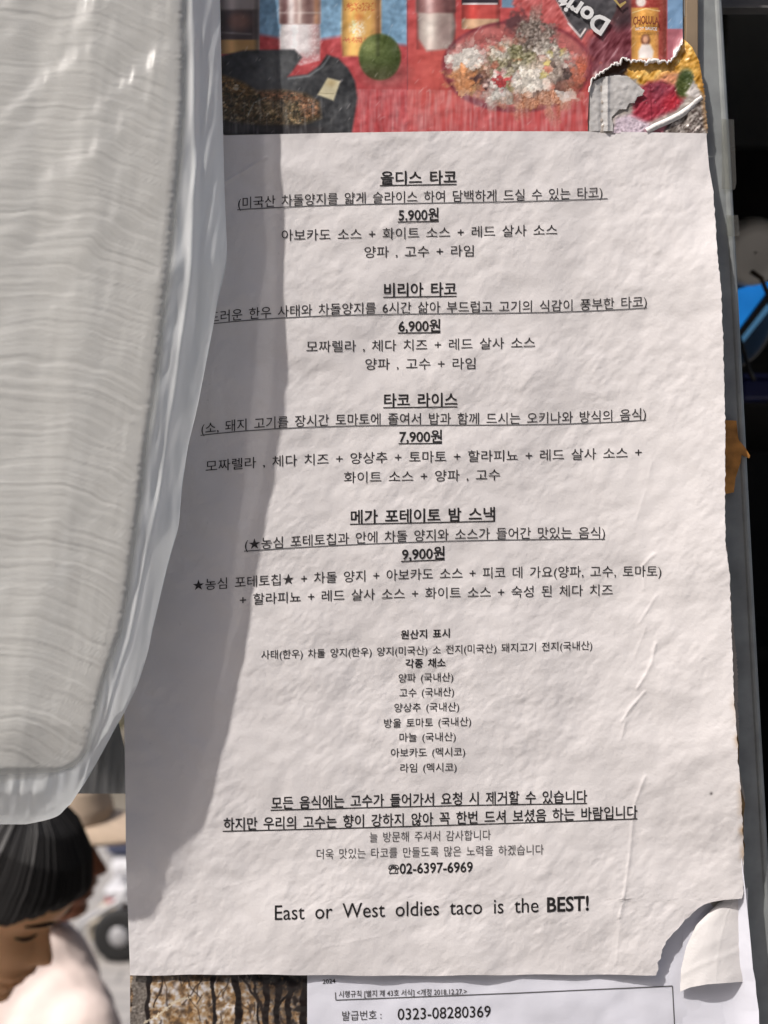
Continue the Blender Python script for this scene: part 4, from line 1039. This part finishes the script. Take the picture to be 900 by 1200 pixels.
# grey bag hanging further back
gb = empty('grey_bag', W(-20, 930, -.085), 'dull grey plastic bag hanging behind the towel bag, left of the menu', 'bag')
ys = np.linspace(-320, 930, 160)
gxr = np.interp(ys, [-320, 700, 800, 842, 860, 880, 900, 930], [120, 130, 134, 138, 142, 146.5, 151, 152])
th = np.linspace(0, 2*math.pi, 160, endpoint=False)
TH, YY = np.meshgrid(th, ys); ca = np.cos(TH)
Xg = -40+(gxr[:, None]+40)*np.sign(ca)*np.abs(ca)**.6
Hf = np.interp(YY, [-320, 0, 700, 905, 915, 930], [5, 22, 24, 10, 6, 4])*.001
Dg = ring_d(-.085, Hf, TH, .7)+.0016*samp(bn, (Xg+500), YY+330)*sm(.0, .3, np.sin(TH))+.0015*np.exp(-((YY-915)/4)**2)*np.sin(TH)
part('film', grid_mesh('film', Wa(Xg, YY, Dg), True, wrap=True), film_mat('grey_film', (.42, .43, .43), None, .97, .35), gb)

# ------------------------------------------------------------------ people
FR = [(-.6, 5.2), (0, 6.9), (.8, 7.9), (1.5, 7.75), (2.2, 7.35), (3.0, 8.75), (3.6, 7.3), (4.25, 9.1), (5.0, 8.15), (5.6, 8.2), (7, 8.2), (9.3, 7.95), (10.5, 8.75), (12, 9.0), (14, 8.75), (16, 7.8), (18, 5.7), (19.3, 2.8), (20, .3)]
BK = [(-.6, 2), (0, 0), (1.5, -2), (3, -3.6), (5, -6), (8, -8.6), (12, -9.6), (15, -8.8), (17.5, -6.4), (19.3, -3), (20, -.3)]
WD = [(-.6, 1.6), (0, 2.6), (1, 3.7), (2, 4.4), (4, 5.3), (7, 6.3), (10, 6.9), (13, 7.1), (16, 6.3), (18, 4.6), (19.3, 2.4), (20, .3)]
def prof(T, z):
    a = np.array(T); return np.interp(z, a[:, 0], a[:, 1])
def head_grid(nz_=90, nt_=110, grow=0.0):
    z = np.concatenate([np.linspace(-.6, 12, int(nz_*.7)), np.linspace(12, 20, int(nz_*.3)+1)[1:]])
    t = np.linspace(0, 2*math.pi, nt_, endpoint=False)
    T, Z = np.meshgrid(t, z)
    f, b, w_ = prof(FR, Z), prof(BK, Z), prof(WD, Z)
    c, s = np.cos(T), np.sin(T)
    x = np.where(c > 0, f*np.abs(c)**.68, -np.abs(b)*np.abs(c)); x = np.where((c < 0), b*np.abs(c), x)
    y = w_*np.sign(s)*np.abs(s)**.85
    front = (c > 0)
    nose = np.interp(Z, [5.3, 5.7, 6.3, 7.5, 9.2, 9.8], [0, 1.5, 2.1, 1.35, .35, 0])
    nwid = np.interp(Z, [5.3, 6.3, 8, 9.5], [1.35, 1.2, .75, .6])
    x = x+front*nose*np.exp(-(y/nwid)**2)
    for sy in (1, -1):
        x = x-front*.55*np.exp(-((y-sy*3.0)/1.5)**2-((Z-9.2)/1.0)**2)
        x = x+front*.32*np.exp(-((y-sy*3.0)/1.0)**2-((Z-9.0)/.55)**2)
        x = x+front*.35*np.exp(-((y-sy*3.4)/2.2)**2-((Z-6.8)/1.6)**2)
    x = x-front*.35*np.exp(-((Z-3.6)/.22)**2)*np.exp(-(y/2.2)**2)
    return x*.01, y*.01, Z*.01, T

def skin_mat(name, col):
    m = mat(name, col, .5, spec=.35, noise=(18, .14, 4))
    p = m.node_tree.nodes['Principled BSDF']; p.inputs['Subsurface Weight'].default_value = .12
    p.inputs['Subsurface Radius'].default_value = (.012, .005, .003); p.inputs['Subsurface Scale'].default_value = .4
    return m
def hair_mat(name, col):
    m = bpy.data.materials.new(name); m.use_nodes = True; n = m.node_tree; p = n.nodes['Principled BSDF']
    a = n.nodes.new('ShaderNodeAttribute'); a.attribute_name = 'Col'
    n.links.new(a.outputs['Color'], p.inputs['Base Color']); p.inputs['Roughness'].default_value = .5; p.inputs['Specular IOR Level'].default_value = .45
    return m

def person(label, nas_world, tilt, skin, body_yaw, ground_x, y0, scale, shirt, trousers, shoes, hair_col, yaw=0.0, neck=.085):
    """tilt>0 looks down; nas_world is where the root of the nose goes"""
    nas = Vector((.0795, 0, .093))
    Rm = Matrix.Rotation(yaw, 4, 'Z') @ Matrix.Rotation(tilt, 4, 'Y')
    hs = scale
    Hm = Matrix.Translation(Vector(nas_world)) @ Rm @ Matrix.Scale(hs, 4) @ Matrix.Translation(-nas)
    root = empty('person', (ground_x, y0, 0), label, 'person')
    V, F = [], []
    x, y, z, T = head_grid()
    g = np.stack([x, y, z], -1); R_, C_ = x.shape
    for j in range(R_):
        for i in range(C_): V.append(Hm @ Vector(g[j, i]))
    for j in range(R_-1):
        for i in range(C_):
            i2 = (i+1) % C_; F.append((j*C_+i, j*C_+i2, (j+1)*C_+i2, (j+1)*C_+i))
    F.append(tuple(range(C_))[::-1]); F.append(tuple((R_-1)*C_+i for i in range(C_)))
    # ears
    for sy in (1, -1):
        a = Hm @ Vector((-.005, sy*.066, .062)); b = Hm @ Vector((-.016, sy*.075, .098))
        capsule((V, F), a, b, .010*hs, .015*hs, 12)
    neck_top = Hm @ Vector((-.022, 0, .045))
    Br = Matrix.Rotation(body_yaw, 4, 'Z')
    hsh = neck_top.z-neck*scale            # shoulder height
    bx = ground_x
    def L(a): v = Br @ Vector((a[0]*scale, a[1]*scale, 0)); return Vector((bx+v.x, y0+v.y, a[2]))
    hip = hsh*.60
    neck_base = L((-.005, 0, hsh+.0))
    VF = (V, F)
    capsule(VF, neck_base, neck_top, .050*scale, .046*scale)
    # trunk
    def trunk(VF, g):
        capsule(VF, L((0, -.075, hsh-.05)), L((0, .075, hsh-.05)), .075*scale+g, .075*scale+g)
        capsule(VF, L((0, 0, hsh-.03)), L((.01, 0, hsh-.20)), .10*scale+g, .098*scale+g, 20, 1.12)
        capsule(VF, L((0, -.05, hsh-.12)), L((0, -.045, hip+.02)), .085*scale+g, .085*scale+g)
        capsule(VF, L((0, .05, hsh-.12)), L((0, .045, hip+.02)), .085*scale+g, .085*scale+g)
    trunk(VF, 0)
    joints = {}
    for sy in (1, -1):
        sh = L((0, sy*.135, hsh-.045)); el_ = L((-.015, sy*.178, hsh-.27*scale)); wr_ = L((.05, sy*.185, hsh-.47*scale))
        joints[sy] = (sh, el_, wr_)
        capsule(VF, sh, el_, .042*scale, .034*scale); capsule(VF, el_, wr_, .034*scale, .022*scale)
        palm = L((.07, sy*.182, hsh-.535*scale)); capsule(VF, wr_, palm, .022*scale, .027*scale, 14, .75)
        for k in range(4):
            o = (k-1.5)*.0145
            p0 = L((.072+o, sy*.181, hsh-.55*scale)); ln_ = (.030, .036, .034, .026)[k]
            p1 = L((.078+o*1.1, sy*.176, hsh-(.55+ln_)*scale)); p2 = L((.080+o*1.1, sy*.166, hsh-(.55+ln_*1.9)*scale))
            capsule(VF, p0, p1, .0078*scale, .0068*scale, 10); capsule(VF, p1, p2, .0068*scale, .0055*scale, 10)
        t0 = L((.088, sy*.178, hsh-.515*scale)); t1 = L((.112, sy*.17, hsh-.545*scale)); t2 = L((.118, sy*.164, hsh-.575*scale))
        capsule(VF, t0, t1, .0105*scale, .0085*scale, 10); capsule(VF, t1, t2, .0085*scale, .0065*scale, 10)
        hp = L((0, sy*.07, hip)); kn = L((.015, sy*.078, hip*.53)); an = L((-.01, sy*.08, .075))
        capsule(VF, hp, kn, .082*scale, .052*scale); capsule(VF, kn, an, .052*scale, .034*scale)
        capsule(VF, L((-.02, sy*.08, .045)), L((.12, sy*.09, .035)), .038*scale, .030*scale)
        joints[(sy, 'leg')] = (hp, kn, an)
    part('body', remeshed('body', V, F, .0034, 2), skin, root)
    # shirt
    V2, F2 = [], []; VF2 = (V2, F2)
    trunk(VF2, .014)
    capsule(VF2, L((0, -.045, hsh-.010)), L((0, .045, hsh-.010)), .060*scale, .060*scale)
    for sy in (1, -1):
        sh, el_, _ = joints[sy]; capsule(VF2, sh, sh.lerp(el_, .78), .058*scale, .056*scale)
    ms = remeshed('tshirt', V2, F2, .006, 3)
    part('tshirt', ms, shirt, root)
    V3, F3 = [], []; VF3 = (V3, F3)
    for sy in (1, -1):
        hp, kn, an = joints[(sy, 'leg')]
        capsule(VF3, hp+Vector((0, 0, .01)), kn+Vector((0, 0, .02)), .098*scale, .074*scale)
    capsule(VF3, L((0, -.04, hip+.03)), L((0, .04, hip+.03)), .098*scale, .098*scale)
    part('shorts', remeshed('shorts', V3, F3, .008, 3), trousers, root)
    for sy in (1, -1):
        V4, F4 = [], []
        capsule((V4, F4), L((-.025, sy*.08, .048)), L((.125, sy*.09, .040)), .046*scale, .037*scale)
        part('shoe', remeshed('shoe', V4, F4, .006, 2), shoes, root)
    # hair
    x, y, z, T = head_grid(120, 420)
    hn = fftnoise((400, 400), 4, 20, seed=91, beta=.3)
    c = np.cos(T)
    # hairline height by direction: fringe at the front, lower at the side and back
    ang = np.abs((T+math.pi) % (2*math.pi)-math.pi)
    line = np.interp(ang, [0, .5, .8, 1.15, 1.45, 1.8, 2.3, math.pi], [.128, .124, .116, .094, .084, .066, .03, .022])
    line = line+.0022*np.interp(T*120 % 390, np.arange(400), hn[7])
    strand = np.interp(T*150 % 390, np.arange(400), hn[3])*.0005+np.interp(T*300 % 390, np.arange(400), hn[9])*.0003
    hide = z < line
    th_ = np.where(hide, -.004, .0085+strand*1.2)*1.0
    th_ = th_*sm(-.004, .010, z-line)-.004*(z < line-.002)
    cxn = np.array([0, 0, .105]); nv_ = np.stack([x-cxn[0], y-cxn[1], np.maximum(z-.10, -.02)*1.0], -1); nv_ /= np.linalg.norm(nv_, axis=-1, keepdims=True)+1e-9
    Pm = np.stack([x, y, z], -1)+nv_*th_[..., None]
    keep_row = np.where((z >= line-.006).any(1))[0].min()
    Pm = Pm[keep_row:]; 
    flat = Pm.reshape(-1, 3); flat = np.array([tuple(Hm @ Vector(p)) for p in flat]).reshape(Pm.shape)
    mh = grid_mesh('hair', flat, True, wrap=True)
    # drop faces well under the hairline
    bm = bmesh.new(); bm.from_mesh(mh); bm.verts.ensure_lookup_table()
    lowmask = (z < line-.006)[keep_row:].ravel()
    dead = [f for f in bm.faces if all(lowmask[v.index] for v in f.verts)]
    cols = np.zeros(Pm.shape)+np.array(hair_col)
    st = np.interp(T*150 % 390, np.arange(400), hn[3])+.8*np.interp(T*300 % 390, np.arange(400), hn[9])
    cols = cols*(1+.25*np.clip(st, -1, 2))[keep_row:, :, None]
    bm.to_mesh(mh); bm.free()
    set_col(mh, np.clip(cols, .002, 1))
    bm = bmesh.new(); bm.from_mesh(mh); bm.faces.ensure_lookup_table()
    dead = [f for f in bm.faces if all(lowmask[v.index] for v in f.verts)]
    bmesh.ops.delete(bm, geom=dead, context='FACES'); bm.to_mesh(mh); bm.free()
    part('hair', mh, hair_mat('hair', hair_col), root)
    # eyes: closed / lowered lids with dark lashes, and brows, and lips
    def face_pt(yy, zz, out=0.0):
        f = prof(FR, zz*100)*.01; w_ = prof(WD, zz*100)*.01
        s = min(1, abs(yy)/w_); th0 = math.asin(s**(1/.85)); c0 = math.cos(th0)
        xx = f*c0**.68
        for sy in (1, -1):
            xx -= .0055*math.exp(-((yy-sy*.03)/.015)**2-((zz-.092)/.010)**2)
            xx += .0032*math.exp(-((yy-sy*.03)/.010)**2-((zz-.090)/.0055)**2)
        return Hm @ Vector((xx+out, yy, zz))
    M_lash = mat('dark_lashes', (.012, .008, .006), .6); M_brow = mat('dark_brow', (.03, .018, .012), .8)
    M_lip = mat('lips', (.30, .11, .09), .5)
    for sy in (1, -1):
        pts = [face_pt(sy*(.030+.0135*t), .0885-.0022*(1-t*t), .0012) for t in np.linspace(-1, 1, 11)]
        part('eyelash', tube_me('lash', pts, [.0006+.0011*math.sin(math.pi*i/10) for i in range(11)], 6), M_lash, root)
        pts = [face_pt(sy*(.030+.018*t), .1055+.002*(1-t*t), .0008) for t in np.linspace(-1, 1, 11)]
        part('eyebrow', tube_me('brow', pts, [.0008+.0014*math.sin(math.pi*i/10) for i in range(11)], 6), M_brow, root)
    pts = [face_pt(.020*t, .0362, .0002) for t in np.linspace(-1, 1, 11)]
    part('mouth', tube_me('mouth', pts, [.0006+.0022*math.sin(math.pi*i/10) for i in range(11)], 6), M_lip, root)
    return root, Hm, L, hsh

Db_ = -.55
nw_ = Vector(W(55, 1085, Db_))
boy, Hb, Lb, hb_ = person('dark haired child in profile looking down below the hanging bag', nw_, math.radians(27.6), skin_mat('tan_skin', (.86, .47, .25)), math.radians(-8), nw_.x-.19, nw_.y, 1.0*.92,
       mat('white_cotton', (.80, .79, .77), .9), mat('navy_cotton', (.03, .04, .08), .9), mat('white_shoe', (.6, .6, .6), .6), (.014, .013, .013), math.radians(-10))  # unseen tee made white to bounce light up onto the face
boy.location.y = boy.location.y
Dc_ = -1.08
nt_px = Vector(W(109, 992, Dc_))
capk, Hc, Lc, hc_ = person('child in beige cap and pale pink tee standing behind the dark haired child', nt_px, math.radians(4), skin_mat('warm_brown_skin', (.30, .13, .075)), math.radians(50), nt_px.x-.105, nt_px.y, 1.0,
       mat('pale_pink_cotton', (.78, .66, .61), .9, bump=(25, .4, .01)), mat('grey_cotton', (.12, .12, .13), .9), mat('black_shoe', (.03, .03, .03), .6), (.02, .016, .014), 0.0, .128)
# cap: crown, brim, button
def cap(root, Hm):
    M_cap = mat('beige_cotton', (.50, .39, .29), .9, noise=(60, .08, 3), bump=(200, .3, .001)); 
    x, y, z, T = head_grid(120, 120)
    rows = [j for j in range(x.shape[0]) if z[j, 0] > .118]
    cen = np.array([0, 0, .11])
    P = np.stack([x, y, z], -1)[rows]
    nv_ = P-cen; nv_ /= np.linalg.norm(nv_, axis=-1, keepdims=True)
    seam = .0015*np.abs(np.sin(T[rows]*3))**.3
    P = P+nv_*(.013+seam[..., None]-.0015)+np.array([0, 0, .004])
    flat = np.array([tuple(Hm @ Vector(p)) for p in P.reshape(-1, 3)]).reshape(P.shape)
    c = part('cap', grid_mesh('cap', flat, True, wrap=True), M_cap, root)
    rows = []
    for r in np.linspace(0, 1, 12):
        row = []
        for a in np.linspace(-1.25, 1.25, 40):
            j0 = prof(FR, 12.2)*.01+.012; w0 = prof(WD, 12.2)*.01+.012
            xi, yi = j0*math.cos(a)**.85 if math.cos(a) > 0 else 0, w0*math.sin(a)
            ext = .075*r*max(0, math.cos(a*1.15))**.7
            row.append(Hm @ Vector((xi+ext, yi*(1+.02*r), .134-.012*r*r-.007*(yi/.08)**2*(.4+r*.6))))
        rows.append(row)
    top = np.array([[tuple(p) for p in r_] for r_ in rows])
    th_ = np.array([0, 0, -.004])
    P2 = np.concatenate([top, (top+th_)[::-1]], 0)
    part('brim', grid_mesh('brim', P2, True), M_cap, c)
    bp_ = Hm @ Vector((0, 0, .217)); part('button', lathe('button', [(.0001, .006), (.006, .005), (.009, .001), (.009, -.002)], bp_, 16), M_cap, c)
cap(capk, Hc)

# ------------------------------------------------------------------ pushchair parked on the pavement behind
def pushchair():
    D = 4.55-.6; kk = S*(DIST+D)/DIST
    def Q(px, py, dy=0.0): p = W(px, py, -D); return Vector((p[0], p[1]+dy, p[2]))
    gz = 0.0
    root = empty('pushchair', (Q(165, 1125).x, Q(165, 1125).y, 0), 'white pushchair with red trim and beige basket on the pavement behind', 'pushchair')
    wh = mat('white_plastic', (.62, .62, .64), .35); bk = mat('black_tyre', (.012, .012, .012), .7); gr = mat('grey_tube', (.42, .42, .43), .4, .3)
    red = mat('red_trim', (.40, .04, .04), .4); be = mat('beige_canvas', (.52, .46, .36), .9); nv = mat('navy_fabric', (.06, .07, .12), .8)
    r = .095
    for (px, dy) in ((140, 0), (140, .42), (262, 0), (262, .42)):
        c = Q(px, 1125, dy); c.z = r+.0
        w_ = part('wheel', lathe('wheel', [(.02, -.016), (.06, -.018), (.085, -.017), (r, -.010), (r, .010), (.085, .017), (.06, .018), (.02, .016)], c, 32, Vector((0, 1, 0))), bk, root)
        part('hub', lathe('hub', [(.0005, -.021), (.03, -.021), (.035, -.016), (.035, .016), (.03, .021), (.0005, .021)], c, 20, Vector((0, 1, 0))), gr, w_)
    for dy in (.0, .42):
        part('leg', tube_me('leg', [Q(124, 1112, dy+.03), Q(128, 1085, dy+.03), Q(150, 1040, dy+.03), Q(230, 900, dy+.03)], .012), gr, root)
        part('leg', tube_me('leg', [Q(86, 1112, dy+.03), Q(93, 1086, dy+.03), Q(140, 1056, dy+.03), Q(262, 1095, dy+.03)], .011), gr, root)
        part('handlebar', tube_me('hb', [Q(230, 900, dy+.03), Q(280, 840, dy+.03), Q(320, 800, dy+.03)], .012), gr, root)
    bm_ = box_me('basket', Q(97, 0).x, Q(128, 0).x, Q(0, 0).y+.04, Q(0, 0).y+.40, Q(0, 1112).z, Q(0, 1084).z, bev=.03); part('basket', bm_, be, root)
    part('fender', box_me('f', Q(120, 0).x, Q(240, 0).x, Q(0, 0).y+.03, Q(0, 0).y+.41, Q(0, 1057).z, Q(0, 1043).z, bev=.015), wh, root)
    part('red_trim', box_me('f', Q(121, 0).x, Q(240, 0).x, Q(0, 0).y+.034, Q(0, 0).y+.406, Q(0, 1061.5).z, Q(0, 1057.2).z), red, root)
    part('lower_shell', box_me('f', Q(132, 0).x, Q(235, 0).x, Q(0, 0).y+.06, Q(0, 0).y+.38, Q(0, 1088).z, Q(0, 1062).z, bev=.02), wh, root)
    part('front_tray', box_me('f', Q(125, 0).x, Q(200, 0).x, Q(0, 0).y+.05, Q(0, 0).y+.39, Q(0, 1034).z, Q(0, 1012).z, bev=.025), wh, root)
    part('seat', box_me('f', Q(118, 0).x, Q(250, 0).x, Q(0, 0).y+.06, Q(0, 0).y+.38, Q(0, 1011).z, Q(0, 985).z, bev=.03), nv, root)
    V, F = [], []
    capsule((V, F), Q(215, 990, .21), Q(250, 890, .21), .13, .15)
    part('backrest', remeshed('br', V, F, .012, 2), nv, root)
pushchair()

# ------------------------------------------------------------------ planting, trees and a building behind
def leaf_cloud(name, blobs, n, size, seed, squash=1.0):
    r = np.random.default_rng(seed); V = []; F = []
    wts = np.array([b[3]**2 for b in blobs]); wts = wts/wts.sum()
    for i in range(n):
        b = blobs[r.choice(len(blobs), p=wts)]
        d = r.standard_normal(3); d /= np.linalg.norm(d); rr = b[3]*(r.random()**.4)
        p = np.array(b[:3])+d*rr*np.array([1, 1, squash])
        a = r.standard_normal(3); a /= np.linalg.norm(a); bb = np.cross(a, r.standard_normal(3)); bb /= np.linalg.norm(bb)
        s = size*(.6+.8*r.random()); k = len(V)
        V += [p-a*s, p+bb*s*.45, p+a*s, p-bb*s*.45]; F.append((k, k+1, k+2, k+3))
    return mesh_from(name, V, F)
M_leafA = mat('green_leaves', (.055, .085, .03), .6, noise=(3, .5, 3)); M_leafB = mat('olive_leaves', (.09, .085, .035), .6, noise=(2, .5, 3))
M_bark = mat('brown_bark', (.10, .07, .05), .9, noise=(20, .4, 5)); M_twig = mat('twig_bark', (.09, .05, .04), .9)
rr = random.Random(3)
for i, (cx, cy, lab, m) in enumerate([(-4.6, 7.0, 'green rounded shrub at the far left of the pavement edge', M_leafA), (-2.75, 7.2, 'dark green shrub behind the beige cap', M_leafA), (-1.3, 7.4, 'olive shrub hidden mostly behind the menu', M_leafB), (.6, 7.2, 'green shrub behind the board', M_leafA)]):
    root = empty('shrub', (cx, cy, 0), lab, 'shrub', 'shrubs along the pavement')
    bl = [(cx+rr.uniform(-.6, .6), cy+rr.uniform(-.3, .3), .55+rr.uniform(-.2, .5), .38+rr.uniform(0, .15)) for _ in range(8)]
    part('foliage', leaf_cloud('foliage', bl, 2600, .055, 100+i), m, root)
    V, F = [], []
    for k in range(6):
        v, f = tube_arrays([(cx+rr.uniform(-.1, .1), cy, -.01), (cx+rr.uniform(-.3, .3), cy+rr.uniform(-.2, .2), .4), bl[k][:3]], [.018, .012, .005], 6)
        b = len(V); V += v; F += [tuple(b+q for q in ff) for ff in f]
    part('stem', mesh_from('stem', V, F, True), M_twig, root)
for i, (cx, cy, h, lab) in enumerate([(-6.2, 9.5, 5.2, 'tall leafy street tree at the far left'), (-2.2, 10.2, 4.8, 'street tree behind the hanging bags'), (2.0, 11.0, 5.6, 'street tree behind the truck')]):
    root = empty('tree', (cx, cy, 0), lab, 'tree', 'street trees behind')
    part('trunk', tube_me('trunk', [(cx, cy, -.02), (cx+.04, cy, .8), (cx-.03, cy+.05, 1.8), (cx+.06, cy, h*.6), (cx, cy, h*.85)], [.17, .13, .11, .08, .03], 12), M_bark, root)
    V, F = [], []; bl = []
    for k in range(10):
        a = k*2.4; e = Vector((cx+math.cos(a)*rr.uniform(.7, 1.5), cy+math.sin(a)*rr.uniform(.7, 1.5), h*rr.uniform(.55, 1.0)))
        v, f = tube_arrays([(cx, cy, h*.42+.02*k), ((cx+e.x)/2, (cy+e.y)/2, h*.55+rr.uniform(0, .4)), e], [.05, .03, .01], 7)
        b = len(V); V += v; F += [tuple(b+q for q in ff) for ff in f]; bl.append((e.x, e.y, e.z, rr.uniform(.55, .95)))
    part('limbs', mesh_from('limbs', V, F, True), M_bark, root)
    part('crown', leaf_cloud('crown', bl, 6000, .085, 200+i, .8), M_leafA, root)
bld = empty('building', (-2, 16, 0), 'plain cream building across the street behind the trees', 'building')
part('wall', box_me('w', -14, 10, 15, 22, -.02, 7.5), mat('cream_render', (.42, .38, .32), .9, noise=(1.5, .1, 5)), bld)
part('roof', box_me('w', -14.3, 10.3, 14.7, 22.3, 7.5, 7.8), mat('grey_parapet', (.25, .25, .25), .9), bld)
M_win = mat('dark_window_glass', (.03, .04, .05), .1); M_frm = mat('window_frame', (.6, .6, .58), .5)
for fz in (1.0, 4.2):
    for k in range(8):
        x0 = -13+k*2.9
        w_ = part('window', box_me('w', x0, x0+1.5, 14.95, 14.998, fz, fz+1.6), M_frm, bld)
        part('pane', box_me('w', x0+.08, x0+1.42, 14.93, 14.948, fz+.08, fz+1.52), M_win, w_)

# unseen buildings added behind the camera to cut skylight on the board
M_brk = mat('brown_brick', (.34, .25, .20), .9, noise=(4, .2, 5))
for i, (x0, x1, h, lab) in enumerate([(-16, -5.2, 8.5, 'unseen brown brick building added across the lane to the left'), (-5, 6, 10, 'unseen tall brown brick building added facing the food truck'), (6.2, 16, 7.5, 'unseen brown brick building added across the lane to the right')]):
    b_ = empty('building', ((x0+x1)/2, -10, 0), lab, 'building', 'added brick buildings across the lane')
    part('wall', box_me('w', x0, x1, -16, -9, -.02, h), M_brk, b_)
    part('roof', box_me('w', x0-.1, x1+.1, -16.1, -8.8, h, h+.25), mat('grey_roof_edge', (.2, .2, .2), .9), b_)
    for fz in (1.0, 4.0):
        k = x0+.8
        while k+1.6 < x1:
            w_ = part('window', box_me('w', k, k+1.4, -8.998, -8.95, fz, fz+1.7), M_frm, b_)
            part('pane', box_me('w', k+.08, k+1.32, -8.948, -8.93, fz+.08, fz+1.62), M_win, w_); k += 2.6
